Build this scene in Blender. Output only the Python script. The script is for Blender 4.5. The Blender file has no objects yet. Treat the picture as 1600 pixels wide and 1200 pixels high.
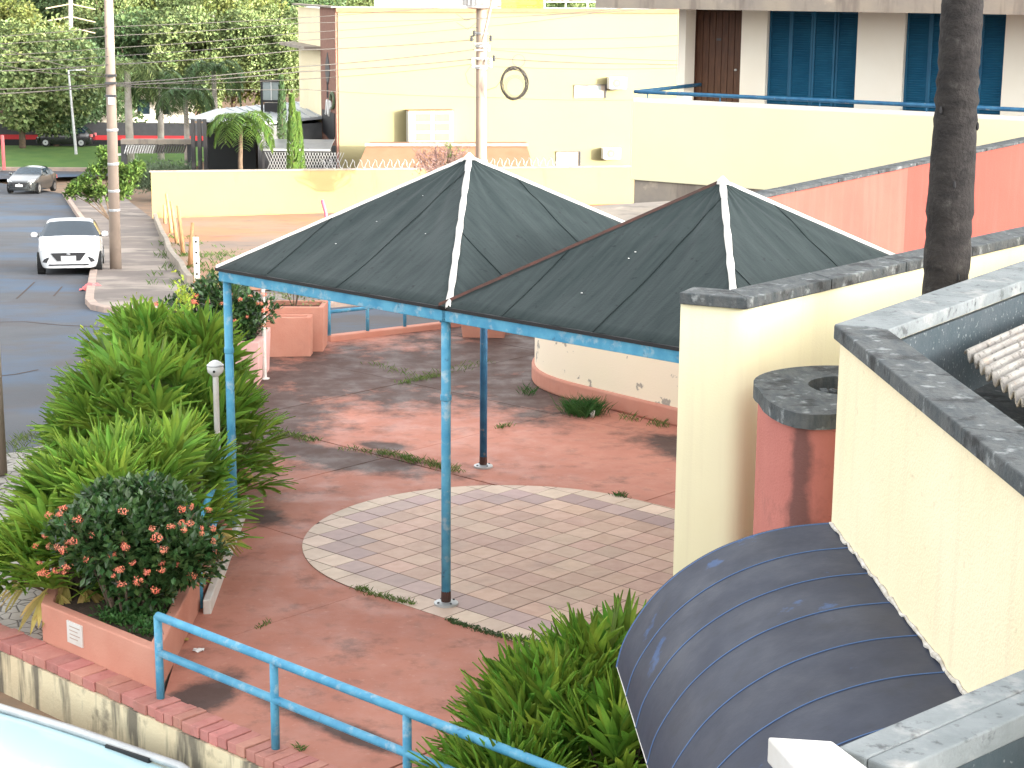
import bpy, bmesh, math, random
from mathutils import Vector, Matrix
sc = bpy.context.scene
C = sc.collection
RN = random.Random(11)
rad = math.radians
# ---------------------------------------------------------------- camera, sky, sun, exposure
FPX, HCAM, PITCH, ROLL = 2820.0, 5.5, math.atan(625 / 2820.0), 0.0077
_fw = Vector((0, math.cos(PITCH), -math.sin(PITCH)))
_r0 = Vector((1, 0, 0)); _u0 = Vector((0, math.sin(PITCH), math.cos(PITCH)))
_rt = _r0 * math.cos(ROLL) + _u0 * math.sin(ROLL)
_up = _u0 * math.cos(ROLL) - _r0 * math.sin(ROLL)
cam = bpy.data.cameras.new('camera'); camo = bpy.data.objects.new('camera', cam); C.objects.link(camo)
camo.matrix_world = Matrix(((_rt.x, _up.x, -_fw.x, 0), (_rt.y, _up.y, -_fw.y, 0), (_rt.z, _up.z, -_fw.z, HCAM), (0, 0, 0, 1)))
cam.sensor_width = 36; cam.lens = FPX / 1600 * 36; cam.clip_end = 3000; cam.clip_start = .1
sc.camera = camo
SUN_AZ, SUN_EL = 124.0, 7.5          # azimuth clockwise from +Y, elevation
wd = bpy.data.worlds.new('World'); sc.world = wd; wd.use_nodes = True
nt = wd.node_tree; nt.nodes.clear()
sky = nt.nodes.new('ShaderNodeTexSky'); sky.sky_type = 'NISHITA'; sky.sun_disc = False
sky.sun_elevation = rad(SUN_EL); sky.sun_rotation = rad(SUN_AZ); sky.dust_density = 3.5; sky.air_density = 1.0; sky.ozone_density = .6
hs = nt.nodes.new('ShaderNodeHueSaturation'); hs.inputs['Saturation'].default_value = .12
bg = nt.nodes.new('ShaderNodeBackground'); bg.inputs['Strength'].default_value = .15
wo = nt.nodes.new('ShaderNodeOutputWorld')
nt.links.new(sky.outputs[0], hs.inputs['Color']); nt.links.new(hs.outputs[0], bg.inputs[0]); nt.links.new(bg.outputs[0], wo.inputs[0])
sl = bpy.data.lights.new('sun', 'SUN'); sl.energy = 1.3; sl.angle = rad(.6); sl.color = (1, .90, .70)
so = bpy.data.objects.new('sun', sl); C.objects.link(so)
_sd = Vector((math.sin(rad(SUN_AZ)) * math.cos(rad(SUN_EL)), math.cos(rad(SUN_AZ)) * math.cos(rad(SUN_EL)), math.sin(rad(SUN_EL))))
so.rotation_euler = _sd.to_track_quat('Z', 'Y').to_euler()
vs = sc.view_settings; vs.view_transform = 'Standard'; vs.look = 'None'; vs.gamma = 1; vs.exposure = 3.3

# ---------------------------------------------------------------- survey helpers
def ray(x, y): return _fw + _rt * ((x - 800) / FPX) - _up * ((y - 600) / FPX)
def at(x, y, z=0.0):                       # the point at height z seen at this spot of the photograph
    d = ray(x, y); return Vector((0, 0, HCAM)) + d * ((z - HCAM) / d.z)
def aY(x, y, Y):                           # the point at depth Y
    d = ray(x, y); return Vector((0, 0, HCAM)) + d * (Y / d.y)
_M = Vector((-.5823, 15.5426)); _U = Vector((.7408, -.6717)); _V = Vector((.6717, .7408))
def W(u, v, z=0.0):                        # plaza frame: u along the railing, v away from it
    p = _M + _U * u + _V * v; return Vector((p.x, p.y, z))
UA = math.atan2(_U.y, _U.x)
def gz(y):                                 # the street falls away beyond the plaza
    if y < 21: return 0.0
    if y < 75: return -.0825 * (y - 21)
    if y < 115: return -4.455 - .061 * (y - 75)
    if y < 150: return -6.895
    return -6.895 + .09 * (y - 150)
BREAKS = (21, 75, 115, 150)

# ---------------------------------------------------------------- mesh helpers
WL = {}
def wl(o): return WL.get(o.name, Vector((0, 0, 0))) if o else Vector((0, 0, 0))
class MB:
    def __init__(s): s.v = []; s.f = []
    def poly(s, pts):
        n = len(s.v); s.v += [tuple(p) for p in pts]; s.f.append(tuple(range(n, n + len(pts)))); return s
    def raw(s, vs_, fs):
        n = len(s.v); s.v += [tuple(p) for p in vs_]; s.f += [tuple(i + n for i in f) for f in fs]; return s
    def box(s, c, sz, rz=0, ry=0, rx=0):
        m = Matrix.Rotation(rz, 3, 'Z') @ Matrix.Rotation(ry, 3, 'Y') @ Matrix.Rotation(rx, 3, 'X'); c = Vector(c)
        vs_ = [c + m @ Vector((sx * sz[0] / 2, sy * sz[1] / 2, sz_ * sz[2] / 2)) for sz_ in (-1, 1) for sy in (-1, 1) for sx in (-1, 1)]
        return s.raw(vs_, [(0, 2, 3, 1), (4, 5, 7, 6), (0, 1, 5, 4), (2, 6, 7, 3), (0, 4, 6, 2), (1, 3, 7, 5)])
    def bar(s, a, b, w, h):                # rectangular beam from a to b, w across, h high
        a = Vector(a); b = Vector(b); d = (b - a).normalized()
        x = d.cross(Vector((0, 0, 1)))
        x = x.normalized() if x.length > 1e-4 else Vector((1, 0, 0))
        z = x.cross(d).normalized()
        q = [(-w / 2, -h / 2), (w / 2, -h / 2), (w / 2, h / 2), (-w / 2, h / 2)]
        vs_ = [p + x * i + z * j for p in (a, b) for i, j in q]
        return s.raw(vs_, [(0, 1, 2, 3), (7, 6, 5, 4), (0, 4, 5, 1), (1, 5, 6, 2), (2, 6, 7, 3), (3, 7, 4, 0)])
    def prism(s, poly, z0, z1):
        n = len(poly); area = sum(poly[i][0] * poly[(i + 1) % n][1] - poly[(i + 1) % n][0] * poly[i][1] for i in range(n))
        if area < 0: poly = poly[::-1]
        zf0 = z0 if callable(z0) else (lambda x, y: z0); zf1 = z1 if callable(z1) else (lambda x, y: z1)
        vs_ = [(p[0], p[1], zf0(p[0], p[1])) for p in poly] + [(p[0], p[1], zf1(p[0], p[1])) for p in poly]
        return s.raw(vs_, [tuple(range(n))[::-1], tuple(range(n, 2 * n))] + [(i, (i + 1) % n, (i + 1) % n + n, i + n) for i in range(n)])
    def tube(s, path, r, n=8, cap=True):
        path = [Vector(p) for p in path]; k = len(path); rs = r if isinstance(r, (list, tuple)) else [r] * k
        base = len(s.v); prev = None
        for i, p in enumerate(path):
            d = (path[min(i + 1, k - 1)] - path[max(i - 1, 0)]); d = d.normalized() if d.length > 1e-9 else Vector((0, 0, 1))
            if prev is None: x = d.orthogonal().normalized()
            else:
                x = prev - d * prev.dot(d); x = x.normalized() if x.length > 1e-6 else d.orthogonal().normalized()
            prev = x; y = d.cross(x)
            for j in range(n):
                a = 2 * math.pi * j / n; s.v.append(tuple(p + (x * math.cos(a) + y * math.sin(a)) * rs[i]))
        for i in range(k - 1):
            for j in range(n):
                a = base + i * n + j; b = base + i * n + (j + 1) % n; s.f.append((a, b, b + n, a + n))
        if cap:
            s.f.append(tuple(range(base, base + n))[::-1]); s.f.append(tuple(range(base + (k - 1) * n, base + k * n)))
        return s
    def lathe(s, c, prof, n=16):           # prof: (radius, height) from bottom to top
        c = Vector(c); base = len(s.v)
        for r, z in prof:
            for j in range(n):
                a = 2 * math.pi * j / n; s.v.append((c.x + r * math.cos(a), c.y + r * math.sin(a), c.z + z))
        for i in range(len(prof) - 1):
            for j in range(n):
                a = base + i * n + j; b = base + i * n + (j + 1) % n; s.f.append((a, b, b + n, a + n))
        s.f.append(tuple(range(base, base + n))[::-1]); s.f.append(tuple(range(base + (len(prof) - 1) * n, base + len(prof) * n)))
        return s
    def grid(s, fn, nu, nv):               # fn(i/nu, j/nv) -> point
        b = len(s.v)
        for i in range(nu + 1):
            for j in range(nv + 1): s.v.append(tuple(fn(i / nu, j / nv)))
        for i in range(nu):
            for j in range(nv):
                a = b + i * (nv + 1) + j; s.f.append((a, a + nv + 1, a + nv + 2, a + 1))
        return s
    def mesh(s, name, mat, smooth=False, off=Vector((0, 0, 0))):
        me = bpy.data.meshes.new(name); me.from_pydata([(x - off.x, y - off.y, z - off.z) for x, y, z in s.v], [], s.f)
        if mat: me.materials.append(MT[mat])
        if smooth: me.polygons.foreach_set('use_smooth', [True] * len(me.polygons))
        if smooth == 'angle': me.update(); me.set_sharp_from_angle(angle=rad(32))
        me.update(); return me
    def build(s, name, mat, parent=None, smooth=False, bevel=0, solid=0):
        off = wl(parent); me = s.mesh(name, mat, smooth, off)
        o = bpy.data.objects.new(name, me); C.objects.link(o)
        if parent: o.parent = parent
        WL[o.name] = off
        if solid:
            m = o.modifiers.new('solid', 'SOLIDIFY'); m.thickness = solid; m.offset = 0
        if bevel:
            m = o.modifiers.new('bevel', 'BEVEL'); m.width = bevel; m.segments = 2; m.limit_method = 'ANGLE'; m.angle_limit = rad(40)
        return o
def tag(o, label, cat, group=None, kind=None):
    o['label'] = label; o['category'] = cat
    if group: o['group'] = group
    if kind: o['kind'] = kind
    return o
def struct(o, label=None):
    o['kind'] = 'structure'
    if label: o['label'] = label
    return o
def thing(name, label, cat, loc=(0, 0, 0), group=None):
    o = bpy.data.objects.new(name, None); C.objects.link(o); o.location = loc; o.empty_display_size = .2
    WL[o.name] = Vector(loc); return tag(o, label, cat, group)
def copy_tree(o, parent=None):
    c = o.copy(); C.objects.link(c); c.parent = parent
    for ch in [x for x in bpy.data.objects if x.parent == o]: copy_tree(ch, c)
    return c
def drape(name, mat, poly, off=0.0, skirt=0.0, parent=None, zf=None):
    bm = bmesh.new(); f = bm.faces.new([bm.verts.new((p[0], p[1], 0)) for p in poly]); bm.normal_update()
    if f.normal.z < 0: f.normal_flip()
    bmesh.ops.triangulate(bm, faces=bm.faces[:])
    for y in BREAKS:
        bmesh.ops.bisect_plane(bm, geom=bm.verts[:] + bm.edges[:] + bm.faces[:], plane_co=(0, y, 0), plane_no=(0, 1, 0))
    for v in bm.verts: v.co.z = (zf(v.co.x, v.co.y) if zf else gz(v.co.y)) + off
    if skirt:
        be = [e for e in bm.edges if len(e.link_faces) == 1]
        r = bmesh.ops.extrude_edge_only(bm, edges=be)
        for v in [g for g in r['geom'] if isinstance(g, bmesh.types.BMVert)]: v.co.z -= skirt
    bmesh.ops.recalc_face_normals(bm, faces=bm.faces[:])
    me = bpy.data.meshes.new(name); bm.to_mesh(me); bm.free(); me.materials.append(MT[mat])
    if len(me.polygons) and me.polygons[0].normal.z < 0: me.flip_normals()
    o = bpy.data.objects.new(name, me); C.objects.link(o); WL[o.name] = wl(parent)
    if parent: o.parent = parent
    return o
def clip(poly, half):                      # Sutherland-Hodgman against a convex polygon (counter-clockwise)
    out = poly
    n = len(half)
    for i in range(n):
        a = half[i]; b = half[(i + 1) % n]; inp = out; out = []
        if not inp: return []
        def side(p): return (b[0] - a[0]) * (p[1] - a[1]) - (b[1] - a[1]) * (p[0] - a[0])
        for j in range(len(inp)):
            p = inp[j]; q = inp[(j + 1) % len(inp)]; sp = side(p); sq = side(q)
            if sp >= 0: out.append(p)
            if sp * sq < 0:
                t = sp / (sp - sq); out.append((p[0] + (q[0] - p[0]) * t, p[1] + (q[1] - p[1]) * t))
    return out

# ---------------------------------------------------------------- materials
MT = {}
def pmat(name, base, var=None, vs=2.0, lo=.35, hi=.65, rough=.8, bump=0, bs=40, dirt=None, dirt_tint=None, streak=None, mud=None, rnd=0, isl=0,
         metal=0, spec=.3, blobs=None, trans=0, rvar=None, coat=0, stone=None, stretch=None, uvn=None):
    m = bpy.data.materials.new(name); m.use_nodes = True; t = m.node_tree; N = t.nodes; Lk = t.links
    b = N['Principled BSDF']; b.inputs['Roughness'].default_value = rough; b.inputs['Metallic'].default_value = metal
    b.inputs['Specular IOR Level'].default_value = spec; b.inputs['Coat Weight'].default_value = coat
    geo = N.new('ShaderNodeNewGeometry'); pos = geo.outputs['Position']
    def noise(scale, vec=None, det=5, rough_=.6):
        n = N.new('ShaderNodeTexNoise'); n.inputs['Scale'].default_value = scale; n.inputs['Detail'].default_value = det; n.inputs['Roughness'].default_value = rough_
        Lk.new(vec or pos, n.inputs['Vector']); return n.outputs['Fac']
    def mrange(val, a, c, to0=0.0, to1=1.0):
        r = N.new('ShaderNodeMapRange'); r.inputs['From Min'].default_value = a; r.inputs['From Max'].default_value = c
        r.inputs['To Min'].default_value = to0; r.inputs['To Max'].default_value = to1; Lk.new(val, r.inputs['Value']); return r.outputs[0]
    def mix(fac, a, c):
        x = N.new('ShaderNodeMix'); x.data_type = 'RGBA'
        if isinstance(fac, float): x.inputs[0].default_value = fac
        else: Lk.new(fac, x.inputs[0])
        for k, q in ((6, a), (7, c)):
            if isinstance(q, tuple): x.inputs[k].default_value = (*q, 1)
            else: Lk.new(q, x.inputs[k])
        return x.outputs[2]
    def mul(a, c):
        x = N.new('ShaderNodeMath'); x.operation = 'MULTIPLY'; Lk.new(a, x.inputs[0])
        if isinstance(c, float): x.inputs[1].default_value = c
        else: Lk.new(c, x.inputs[1])
        return x.outputs[0]
    def scaled(sx, sy, sz):
        x = N.new('ShaderNodeVectorMath'); x.operation = 'MULTIPLY'; Lk.new(pos, x.inputs[0]); x.inputs[1].default_value = (sx, sy, sz); return x.outputs[0]
    col = base
    if var:
        vec = scaled(*stretch) if stretch else None
        if uvn:                            # streaks that run up the cloth
            uvm = N.new('ShaderNodeUVMap'); uvm.uv_map = 'cloth'; x_ = N.new('ShaderNodeVectorMath'); x_.operation = 'MULTIPLY'; Lk.new(uvm.outputs[0], x_.inputs[0]); x_.inputs[1].default_value = (uvn[0], uvn[1], 1); vec = x_.outputs[0]
        col = mix(mrange(noise(vs, vec), lo, hi), base, var)
    if stone:                              # (scale, joint colour, joint width)
        vz = N.new('ShaderNodeTexVoronoi'); vz.feature = 'DISTANCE_TO_EDGE'; vz.inputs['Scale'].default_value = stone[0]; Lk.new(pos, vz.inputs['Vector'])
        jf = mrange(vz.outputs['Distance'], stone[2] * .4, stone[2], 1.0, 0.0)
        col = mix(jf, col if not isinstance(col, tuple) else col, stone[1])
    for d in (dirt, dirt_tint):
        if d:                              # (colour, scale, lo, hi, amount)
            col = mix(mul(mrange(noise(d[1], det=7), d[2], d[3]), float(d[4])), col, d[0])
    if streak:                             # (colour, xy scale, z scale, lo, hi, amount)
        col = mix(mul(mrange(noise(1.0, scaled(streak[1], streak[1], streak[2]), 4), streak[3], streak[4]), float(streak[5])), col, streak[0])
    if mud:                                # (colour, z of the splash line, height): earth splashed on a wall foot
        sx = N.new('ShaderNodeSeparateXYZ'); Lk.new(pos, sx.inputs[0])
        ad = N.new('ShaderNodeMath'); ad.operation = 'ADD'; Lk.new(sx.outputs[2], ad.inputs[0]); Lk.new(mul(noise(1.3), float(mud[2] * 1.6)), ad.inputs[1])
        col = mix(mrange(ad.outputs[0], mud[1] + mud[2] * .6, mud[1] + mud[2] * 1.6, .9, 0.0), col, mud[0])
    if blobs:                              # (colour, amount, [(x, y, rx, ry, angle)...]) old stains lying on the ground
        tot = None
        for (bx_, by_, rx, ry, an) in blobs[2]:
            mp = N.new('ShaderNodeMapping'); mp.vector_type = 'TEXTURE'; Lk.new(pos, mp.inputs[0])
            mp.inputs['Location'].default_value = (bx_, by_, 0); mp.inputs['Rotation'].default_value = (0, 0, an); mp.inputs['Scale'].default_value = (rx, ry, 50)
            ln = N.new('ShaderNodeVectorMath'); ln.operation = 'LENGTH'; Lk.new(mp.outputs[0], ln.inputs[0])
            f = mrange(ln.outputs['Value'], .2, 1.1, 1.0, 0.0)
            if tot is None: tot = f
            else:
                x = N.new('ShaderNodeMath'); x.operation = 'MAXIMUM'; Lk.new(tot, x.inputs[0]); Lk.new(f, x.inputs[1]); tot = x.outputs[0]
        ad = N.new('ShaderNodeMath'); ad.operation = 'ADD'; Lk.new(tot, ad.inputs[0]); Lk.new(mrange(noise(1.7, det=8, rough_=.7), .3, .7, -.5, .4), ad.inputs[1])
        col = mix(mul(mrange(ad.outputs[0], .05, .6), float(blobs[1])), col, blobs[0])
    if rnd or isl:
        hsv = N.new('ShaderNodeHueSaturation')
        if rnd: src = N.new('ShaderNodeObjectInfo').outputs['Random']
        else: src = geo.outputs['Random Per Island']
        k = rnd or isl
        Lk.new(mrange(src, 0, 1, 1 - k, 1 + k), hsv.inputs['Value'])
        w = N.new('ShaderNodeMath'); w.operation = 'FRACT'; x2 = mul(src, 7.31); Lk.new(x2, w.inputs[0])
        Lk.new(mrange(w.outputs[0], 0, 1, .5 - k * .06, .5 + k * .06), hsv.inputs['Hue'])
        if isinstance(col, tuple): hsv.inputs['Color'].default_value = (*col, 1)
        else: Lk.new(col, hsv.inputs['Color'])
        col = hsv.outputs[0]
    if isinstance(col, tuple): b.inputs['Base Color'].default_value = (*col, 1)
    else: Lk.new(col, b.inputs['Base Color'])
    if rvar: Lk.new(mrange(noise(rvar[0]), .38, .62, rvar[1], rvar[2]), b.inputs['Roughness'])
    if bump:
        bp = N.new('ShaderNodeBump'); bp.inputs['Strength'].default_value = bump; bp.inputs['Distance'].default_value = .02
        Lk.new(noise(bs, det=6), bp.inputs['Height'])
        if stone:
            bp2 = N.new('ShaderNodeBump'); bp2.inputs['Strength'].default_value = .6; bp2.inputs['Distance'].default_value = .01
            Lk.new(jf, bp2.inputs['Height']); bp2.invert = True; Lk.new(bp.outputs[0], bp2.inputs['Normal']); bp = bp2
        Lk.new(bp.outputs[0], b.inputs['Normal'])
    if trans:
        tr = N.new('ShaderNodeBsdfTranslucent')
        if isinstance(col, tuple): tr.inputs[0].default_value = (*col, 1)
        else: Lk.new(col, tr.inputs[0])
        mx = N.new('ShaderNodeMixShader'); mx.inputs[0].default_value = trans
        Lk.new(b.outputs[0], mx.inputs[1]); Lk.new(tr.outputs[0], mx.inputs[2]); Lk.new(mx.outputs[0], N['Material Output'].inputs[0])
    MT[name] = m
SOOT = (.036, .029, .027)
pmat('earth', (.20, .15, .11), (.30, .19, .12), 1.2, rough=.95, bump=.6, bs=6)
pmat('red_floor', (.43, .182, .13), (.37, .15, .107), .9, rough=.72, bump=.12, bs=60, dirt=((.20, .10, .076), 4.5, .54, .74, .55), dirt_tint=((.48, .25, .19), 13, .60, .70, .5),
     blobs=(SOOT, .88, [(-1.4, 25.6, 4.6, 3.0, .3), (1.0, 27, 4, 4, 0), (-3.3, 23.0, 1.3, 3.4, .1), (-2.3, 20.9, 2.4, .6, -.55), (.2, 24.2, .9, 2.2, .2), (2.2, 21.3, 1.2, .6, -.8),
                        (-1.6, 21.3, .5, .22, -.4), (-2.4, 13.4, .3, .7, -.3), (-1.3, 12.75, 1.1, .16, -.72), (-2.6, 18.3, .3, .5, .2)]), rvar=(2.5, .55, .85))
pmat('joint_dark', (.06, .04, .033), rough=.95)
for k, (a, b2) in enumerate([((.54, .355, .275), (.48, .30, .225)), ((.58, .405, .31), (.52, .35, .265)), ((.43, .30, .27), (.38, .265, .245)), ((.60, .465, .365), (.54, .40, .31))]):
    pmat('tile%d' % k, a, b2, 7, rough=.55, rnd=.13, bump=.05, bs=30, dirt=((.20, .15, .13), 1.3, .56, .8, .5))
pmat('asphalt', (.112, .116, .126), (.092, .097, .108), .5, rough=.9, bump=.35, bs=25, spec=.08, dirt=((.105, .09, .088), .35, .48, .66, .6), dirt_tint=((.085, .125, .185), .23, .48, .62, .75))  # bluish patches are sky reflection painted into the road colour
pmat('pavement', (.20, .165, .145), (.13, .11, .10), .5, rough=.9, bump=.3, bs=14, dirt=((.33, .28, .24), .35, .5, .6, .8))
pmat('cobble', (.45, .42, .38), (.34, .315, .285), 1.6, rough=.9, bump=.3, bs=22, stone=(7, (.12, .11, .10), .05), dirt=((.16, .14, .12), 2.4, .55, .7, .6), stretch=(1, 1, 1))
pmat('kerb', (.42, .31, .25), (.30, .24, .21), 2, rough=.9, bump=.3, bs=20)
pmat('lot_dirt', (.23, .17, .135), (.31, .20, .13), .22, rough=.95, bump=.5, bs=3, dirt=((.40, .17, .08), .12, .45, .6, .9), dirt_tint=((.12, .10, .085), .5, .55, .68, .7))
pmat('lawn', (.06, .13, .03), (.09, .16, .035), .8, rough=.95, bump=.6, bs=12)
pmat('soil', (.055, .04, .03), (.09, .06, .045), 9, rough=.95, bump=.8, bs=30)
pmat('blue_paint', (.05, .235, .39), (.10, .33, .48), 6, rough=.55, dirt=((.40, .46, .48), 9, .54, .68, .6), dirt_tint=((.05, .08, .12), 11, .64, .72, .7), bump=.08, bs=60)
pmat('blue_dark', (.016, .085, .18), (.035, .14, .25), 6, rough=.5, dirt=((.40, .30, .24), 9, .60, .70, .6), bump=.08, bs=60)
pmat('white_paint', (.60, .59, .57), (.52, .49, .45), 5, rough=.55, dirt=((.35, .28, .22), 8, .62, .74, .6), bump=.06, bs=40)
pmat('pink', (.47, .20, .142), (.51, .245, .18), 1.6, rough=.85, bump=.25, bs=45, dirt=((.42, .20, .15), 4, .56, .72, .5), dirt_tint=((.30, .12, .09), 1.3, .60, .75, .4))
pmat('pink_pale', (.56, .32, .29), (.60, .37, .34), 1.4, rough=.85, bump=.2, bs=45, dirt=((.52, .26, .21), 3, .58, .72, .5))
pmat('pink_wall', (.31, .078, .058), (.285, .07, .052), .9, rough=.85, bump=.2, bs=40, streak=((.34, .10, .08), 6, .5, .5, .8, .5))
pmat('pink_faded', (.37, .118, .088), (.34, .10, .076), .9, rough=.85, bump=.2, bs=40, streak=((.42, .15, .12), 6, .5, .5, .8, .5))
pmat('drum_pink', (.46, .165, .135), (.42, .145, .12), 2, rough=.85, bump=.35, bs=60, blobs=((.10, .055, .05), .8, [(1.80, 10.96, .10, .12, 0), (1.74, 10.98, .07, .1, 0)]))
pmat('yellow', (.84, .79, .55), (.83, .77, .51), .6, rough=.85, bump=.12, bs=70, streak=((.66, .58, .40), 6, .30, .54, .78, .4))
pmat('yellow_light', (.80, .71, .50), (.78, .67, .45), .8, rough=.85, bump=.35, bs=60, dirt=((.52, .44, .29), 9, .64, .74, .6), streak=((.62, .53, .37), 7, .40, .54, .75, .35))
pmat('yellow_bright', (.74, .71, .48), (.72, .685, .455), .5, rough=.85, bump=.1, bs=50)
pmat('cream', (.78, .72, .56), (.74, .64, .48), .5, rough=.85, bump=.1, bs=40)
pmat('cream_patchy', (.76, .68, .50), (.78, .67, .53), .5, rough=.85, bump=.15, bs=40, dirt=((.26, .24, .215), 3.4, .61, .635, .85))
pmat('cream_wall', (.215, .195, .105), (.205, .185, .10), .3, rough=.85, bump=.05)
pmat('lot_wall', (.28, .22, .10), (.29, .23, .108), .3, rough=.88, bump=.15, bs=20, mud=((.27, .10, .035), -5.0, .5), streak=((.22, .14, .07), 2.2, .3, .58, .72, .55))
pmat('retaining', (.66, .58, .40), (.60, .50, .33), 1.2, rough=.9, bump=.35, bs=30, streak=((.10, .09, .075), 4.5, .7, .50, .62, .85), dirt=((.16, .14, .11), 2.2, .58, .66, .7))
pmat('coping', (.055, .065, .07), (.10, .105, .105), 7, rough=.8, bump=.45, bs=35, dirt=((.30, .32, .32), 9, .57, .68, .7), dirt_tint=((.018, .018, .019), 5, .53, .64, .8), stretch=(3, 1, 1))
pmat('coping_pale', (.22, .24, .245), (.16, .18, .185), 4, rough=.85, bump=.4, bs=30, dirt=((.06, .062, .065), 14, .57, .66, .75), dirt_tint=((.40, .39, .37), 5, .55, .7, .6))
pmat('speckle', (.04, .058, .068), (.06, .075, .085), 3, rough=.85, bump=.3, bs=30, dirt=((.26, .28, .28), 34, .60, .68, .8))
pmat('concrete', (.25, .22, .19), (.32, .275, .22), 1.6, rough=.9, bump=.3, bs=18, streak=((.17, .14, .12), 3, .5, .52, .66, .7), dirt=((.55, .45, .34), 2, .6, .7, .6))
pmat('pole', (.31, .245, .195), (.27, .215, .175), 2, rough=.9, bump=.2, bs=25)
pmat('brick', (.40, .165, .135), (.45, .205, .17), 9, rough=.85, rnd=.16, bump=.35, bs=50, dirt=((.16, .09, .08), 6, .58, .72, .6))
pmat('fabric', (.022, .032, .033), (.036, .048, .048), 3.0, rough=.5, bump=.1, bs=50, spec=.08, dirt=((.055, .070, .070), 1.1, .52, .75, .5), uvn=(7, 1.0), dirt_tint=((.010, .013, .014), 16, .62, .70, .6))
pmat('fabric_seam', (.011, .017, .018), (.02, .028, .028), 8, rough=.6, spec=.08)
pmat('rust', (.07, .03, .024), (.045, .028, .024), 9, rough=.8)
pmat('awning', (.038, .044, .066), (.031, .035, .053), 2, rough=.5, spec=.14, bump=.05, bs=40, dirt=((.045, .10, .24), 3.1, .66, .71, .6), dirt_tint=((.04, .042, .05), 6, .56, .72, .5), rvar=(3, .45, .6))
pmat('awning_edge', (.07, .13, .27), rough=.45)
pmat('mortar_white', (.66, .64, .60), (.40, .36, .30), 14, rough=.95, bump=.8, bs=40)
pmat('fibre_cement', (.38, .36, .33), (.27, .25, .23), 6, rough=.95, bump=.7, bs=40, dirt=((.10, .09, .08), 18, .57, .66, .8), dirt_tint=((.55, .36, .24), 5, .6, .7, .6))
pmat('black', (.02, .02, .022), rough=.5)
pmat('dark_grey', (.06, .062, .066), (.075, .075, .08), 3, rough=.6)
pmat('far_black', (.018, .021, .022), rough=.7)
pmat('far_red', (.55, .045, .05), rough=.7)
pmat('metal_roof', (.38, .40, .42), (.33, .36, .38), .8, rough=.45, metal=.1)
pmat('grey_translucent', (.12, .125, .13), (.09, .095, .10), 2, rough=.4)
pmat('brown_brick', (.26, .135, .10), (.20, .10, .075), 6, rough=.85, bump=.3, bs=9)
pmat('brown_roof', (.24, .125, .075), (.20, .105, .06), 1, rough=.85)
pmat('wood_door', (.055, .024, .014), (.095, .042, .024), 6, rough=.5, stretch=(5, 5, .5), bump=.2, bs=40)
pmat('wood_stake', (.45, .27, .13), (.33, .18, .09), 5, rough=.9, stretch=(4, 4, .5), bump=.3)
pmat('shutter', (.007, .075, .155), (.012, .10, .19), 2, rough=.45)
pmat('wall_white', (.82, .78, .70), (.78, .73, .64), .7, rough=.85, bump=.08)
pmat('bark_palm', (.036, .032, .030), (.018, .016, .016), 5, rough=.95, bump=1.0, bs=24, dirt=((.075, .07, .065), 10, .58, .7, .6), stretch=(1, 1, 2.5))
pmat('bark', (.14, .10, .07), (.09, .065, .05), 5, rough=.95, bump=.7, bs=12)
pmat('trunk_pale', (.40, .37, .33), (.30, .27, .24), 3, rough=.9)
pmat('plastic_white', (.62, .62, .61), rough=.4)
pmat('ac_grille', (.40, .31, .10), (.36, .27, .09), 3, rough=.6)
pmat('sign_yellow', (.85, .78, .05), rough=.5)
pmat('wire', (.05, .045, .04), rough=.6)
pmat('wire_light', (.45, .38, .26), rough=.6)
pmat('galvanised', (.48, .49, .49), (.40, .41, .42), 6, rough=.45, metal=.5)
pmat('car_white', (.78, .79, .80), rough=.25, coat=.6, spec=.5)
pmat('car_dark', (.03, .034, .036), rough=.22, coat=.7, spec=.5)
pmat('car_black', (.012, .012, .014), rough=.2, coat=.7, spec=.5)
pmat('car_blue', (.50, .72, .78), rough=.28, coat=.6, spec=.5)
pmat('glass_dark', (.015, .03, .045), rough=.06, spec=.8)
pmat('glass_pane', (.25, .29, .29), rough=.12, spec=.7)
pmat('lamp_glass', (.55, .57, .58), rough=.15, spec=.7)
pmat('rubber', (.018, .018, .018), rough=.85)
pmat('rim', (.45, .46, .47), rough=.35, metal=.8)
pmat('litter_red', (.60, .16, .16), rough=.6)
pmat('pink_plastic', (.75, .10, .16), rough=.5)
pmat('blue_sheet', (.12, .34, .70), rough=.6)
# foliage
pmat('leaf_palm', (.21, .33, .045), (.105, .215, .03), 2.2, rough=.5, spec=.22, isl=.38, trans=.28)
pmat('leaf_right', (.22, .34, .045), (.09, .20, .024), 4, rough=.5, spec=.22, isl=.45, trans=.28)
pmat('leaf_dry', (.42, .34, .10), (.33, .24, .08), 5, rough=.6, isl=.3, trans=.25)
pmat('leaf_ixora', (.026, .066, .020), (.055, .11, .032), 6, rough=.33, spec=.5, isl=.4, trans=.12)
pmat('leaf_lime', (.34, .40, .05), (.20, .30, .04), 5, rough=.5, isl=.35, trans=.3)
pmat('leaf_herb', (.05, .13, .03), (.035, .10, .025), 8, rough=.5, isl=.3, trans=.25)
pmat('petal', (.80, .20, .12), (.78, .30, .20), 9, rough=.55, isl=.25, trans=.2)
pmat('leaf_tree', (.125, .18, .07), (.185, .23, .085), .5, rough=.5, isl=.4, trans=.25)
pmat('leaf_dark', (.055, .10, .042), (.085, .135, .05), .5, rough=.5, isl=.4, trans=.2)
pmat('leaf_yellowish', (.18, .20, .055), (.12, .16, .045), .5, rough=.5, isl=.35, trans=.3)
pmat('leaf_sage', (.17, .22, .14), (.11, .16, .09), 1, rough=.6, isl=.3, trans=.2)
pmat('leaf_conifer', (.105, .175, .035), (.07, .13, .03), 2, rough=.6, isl=.3, trans=.2)
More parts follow.
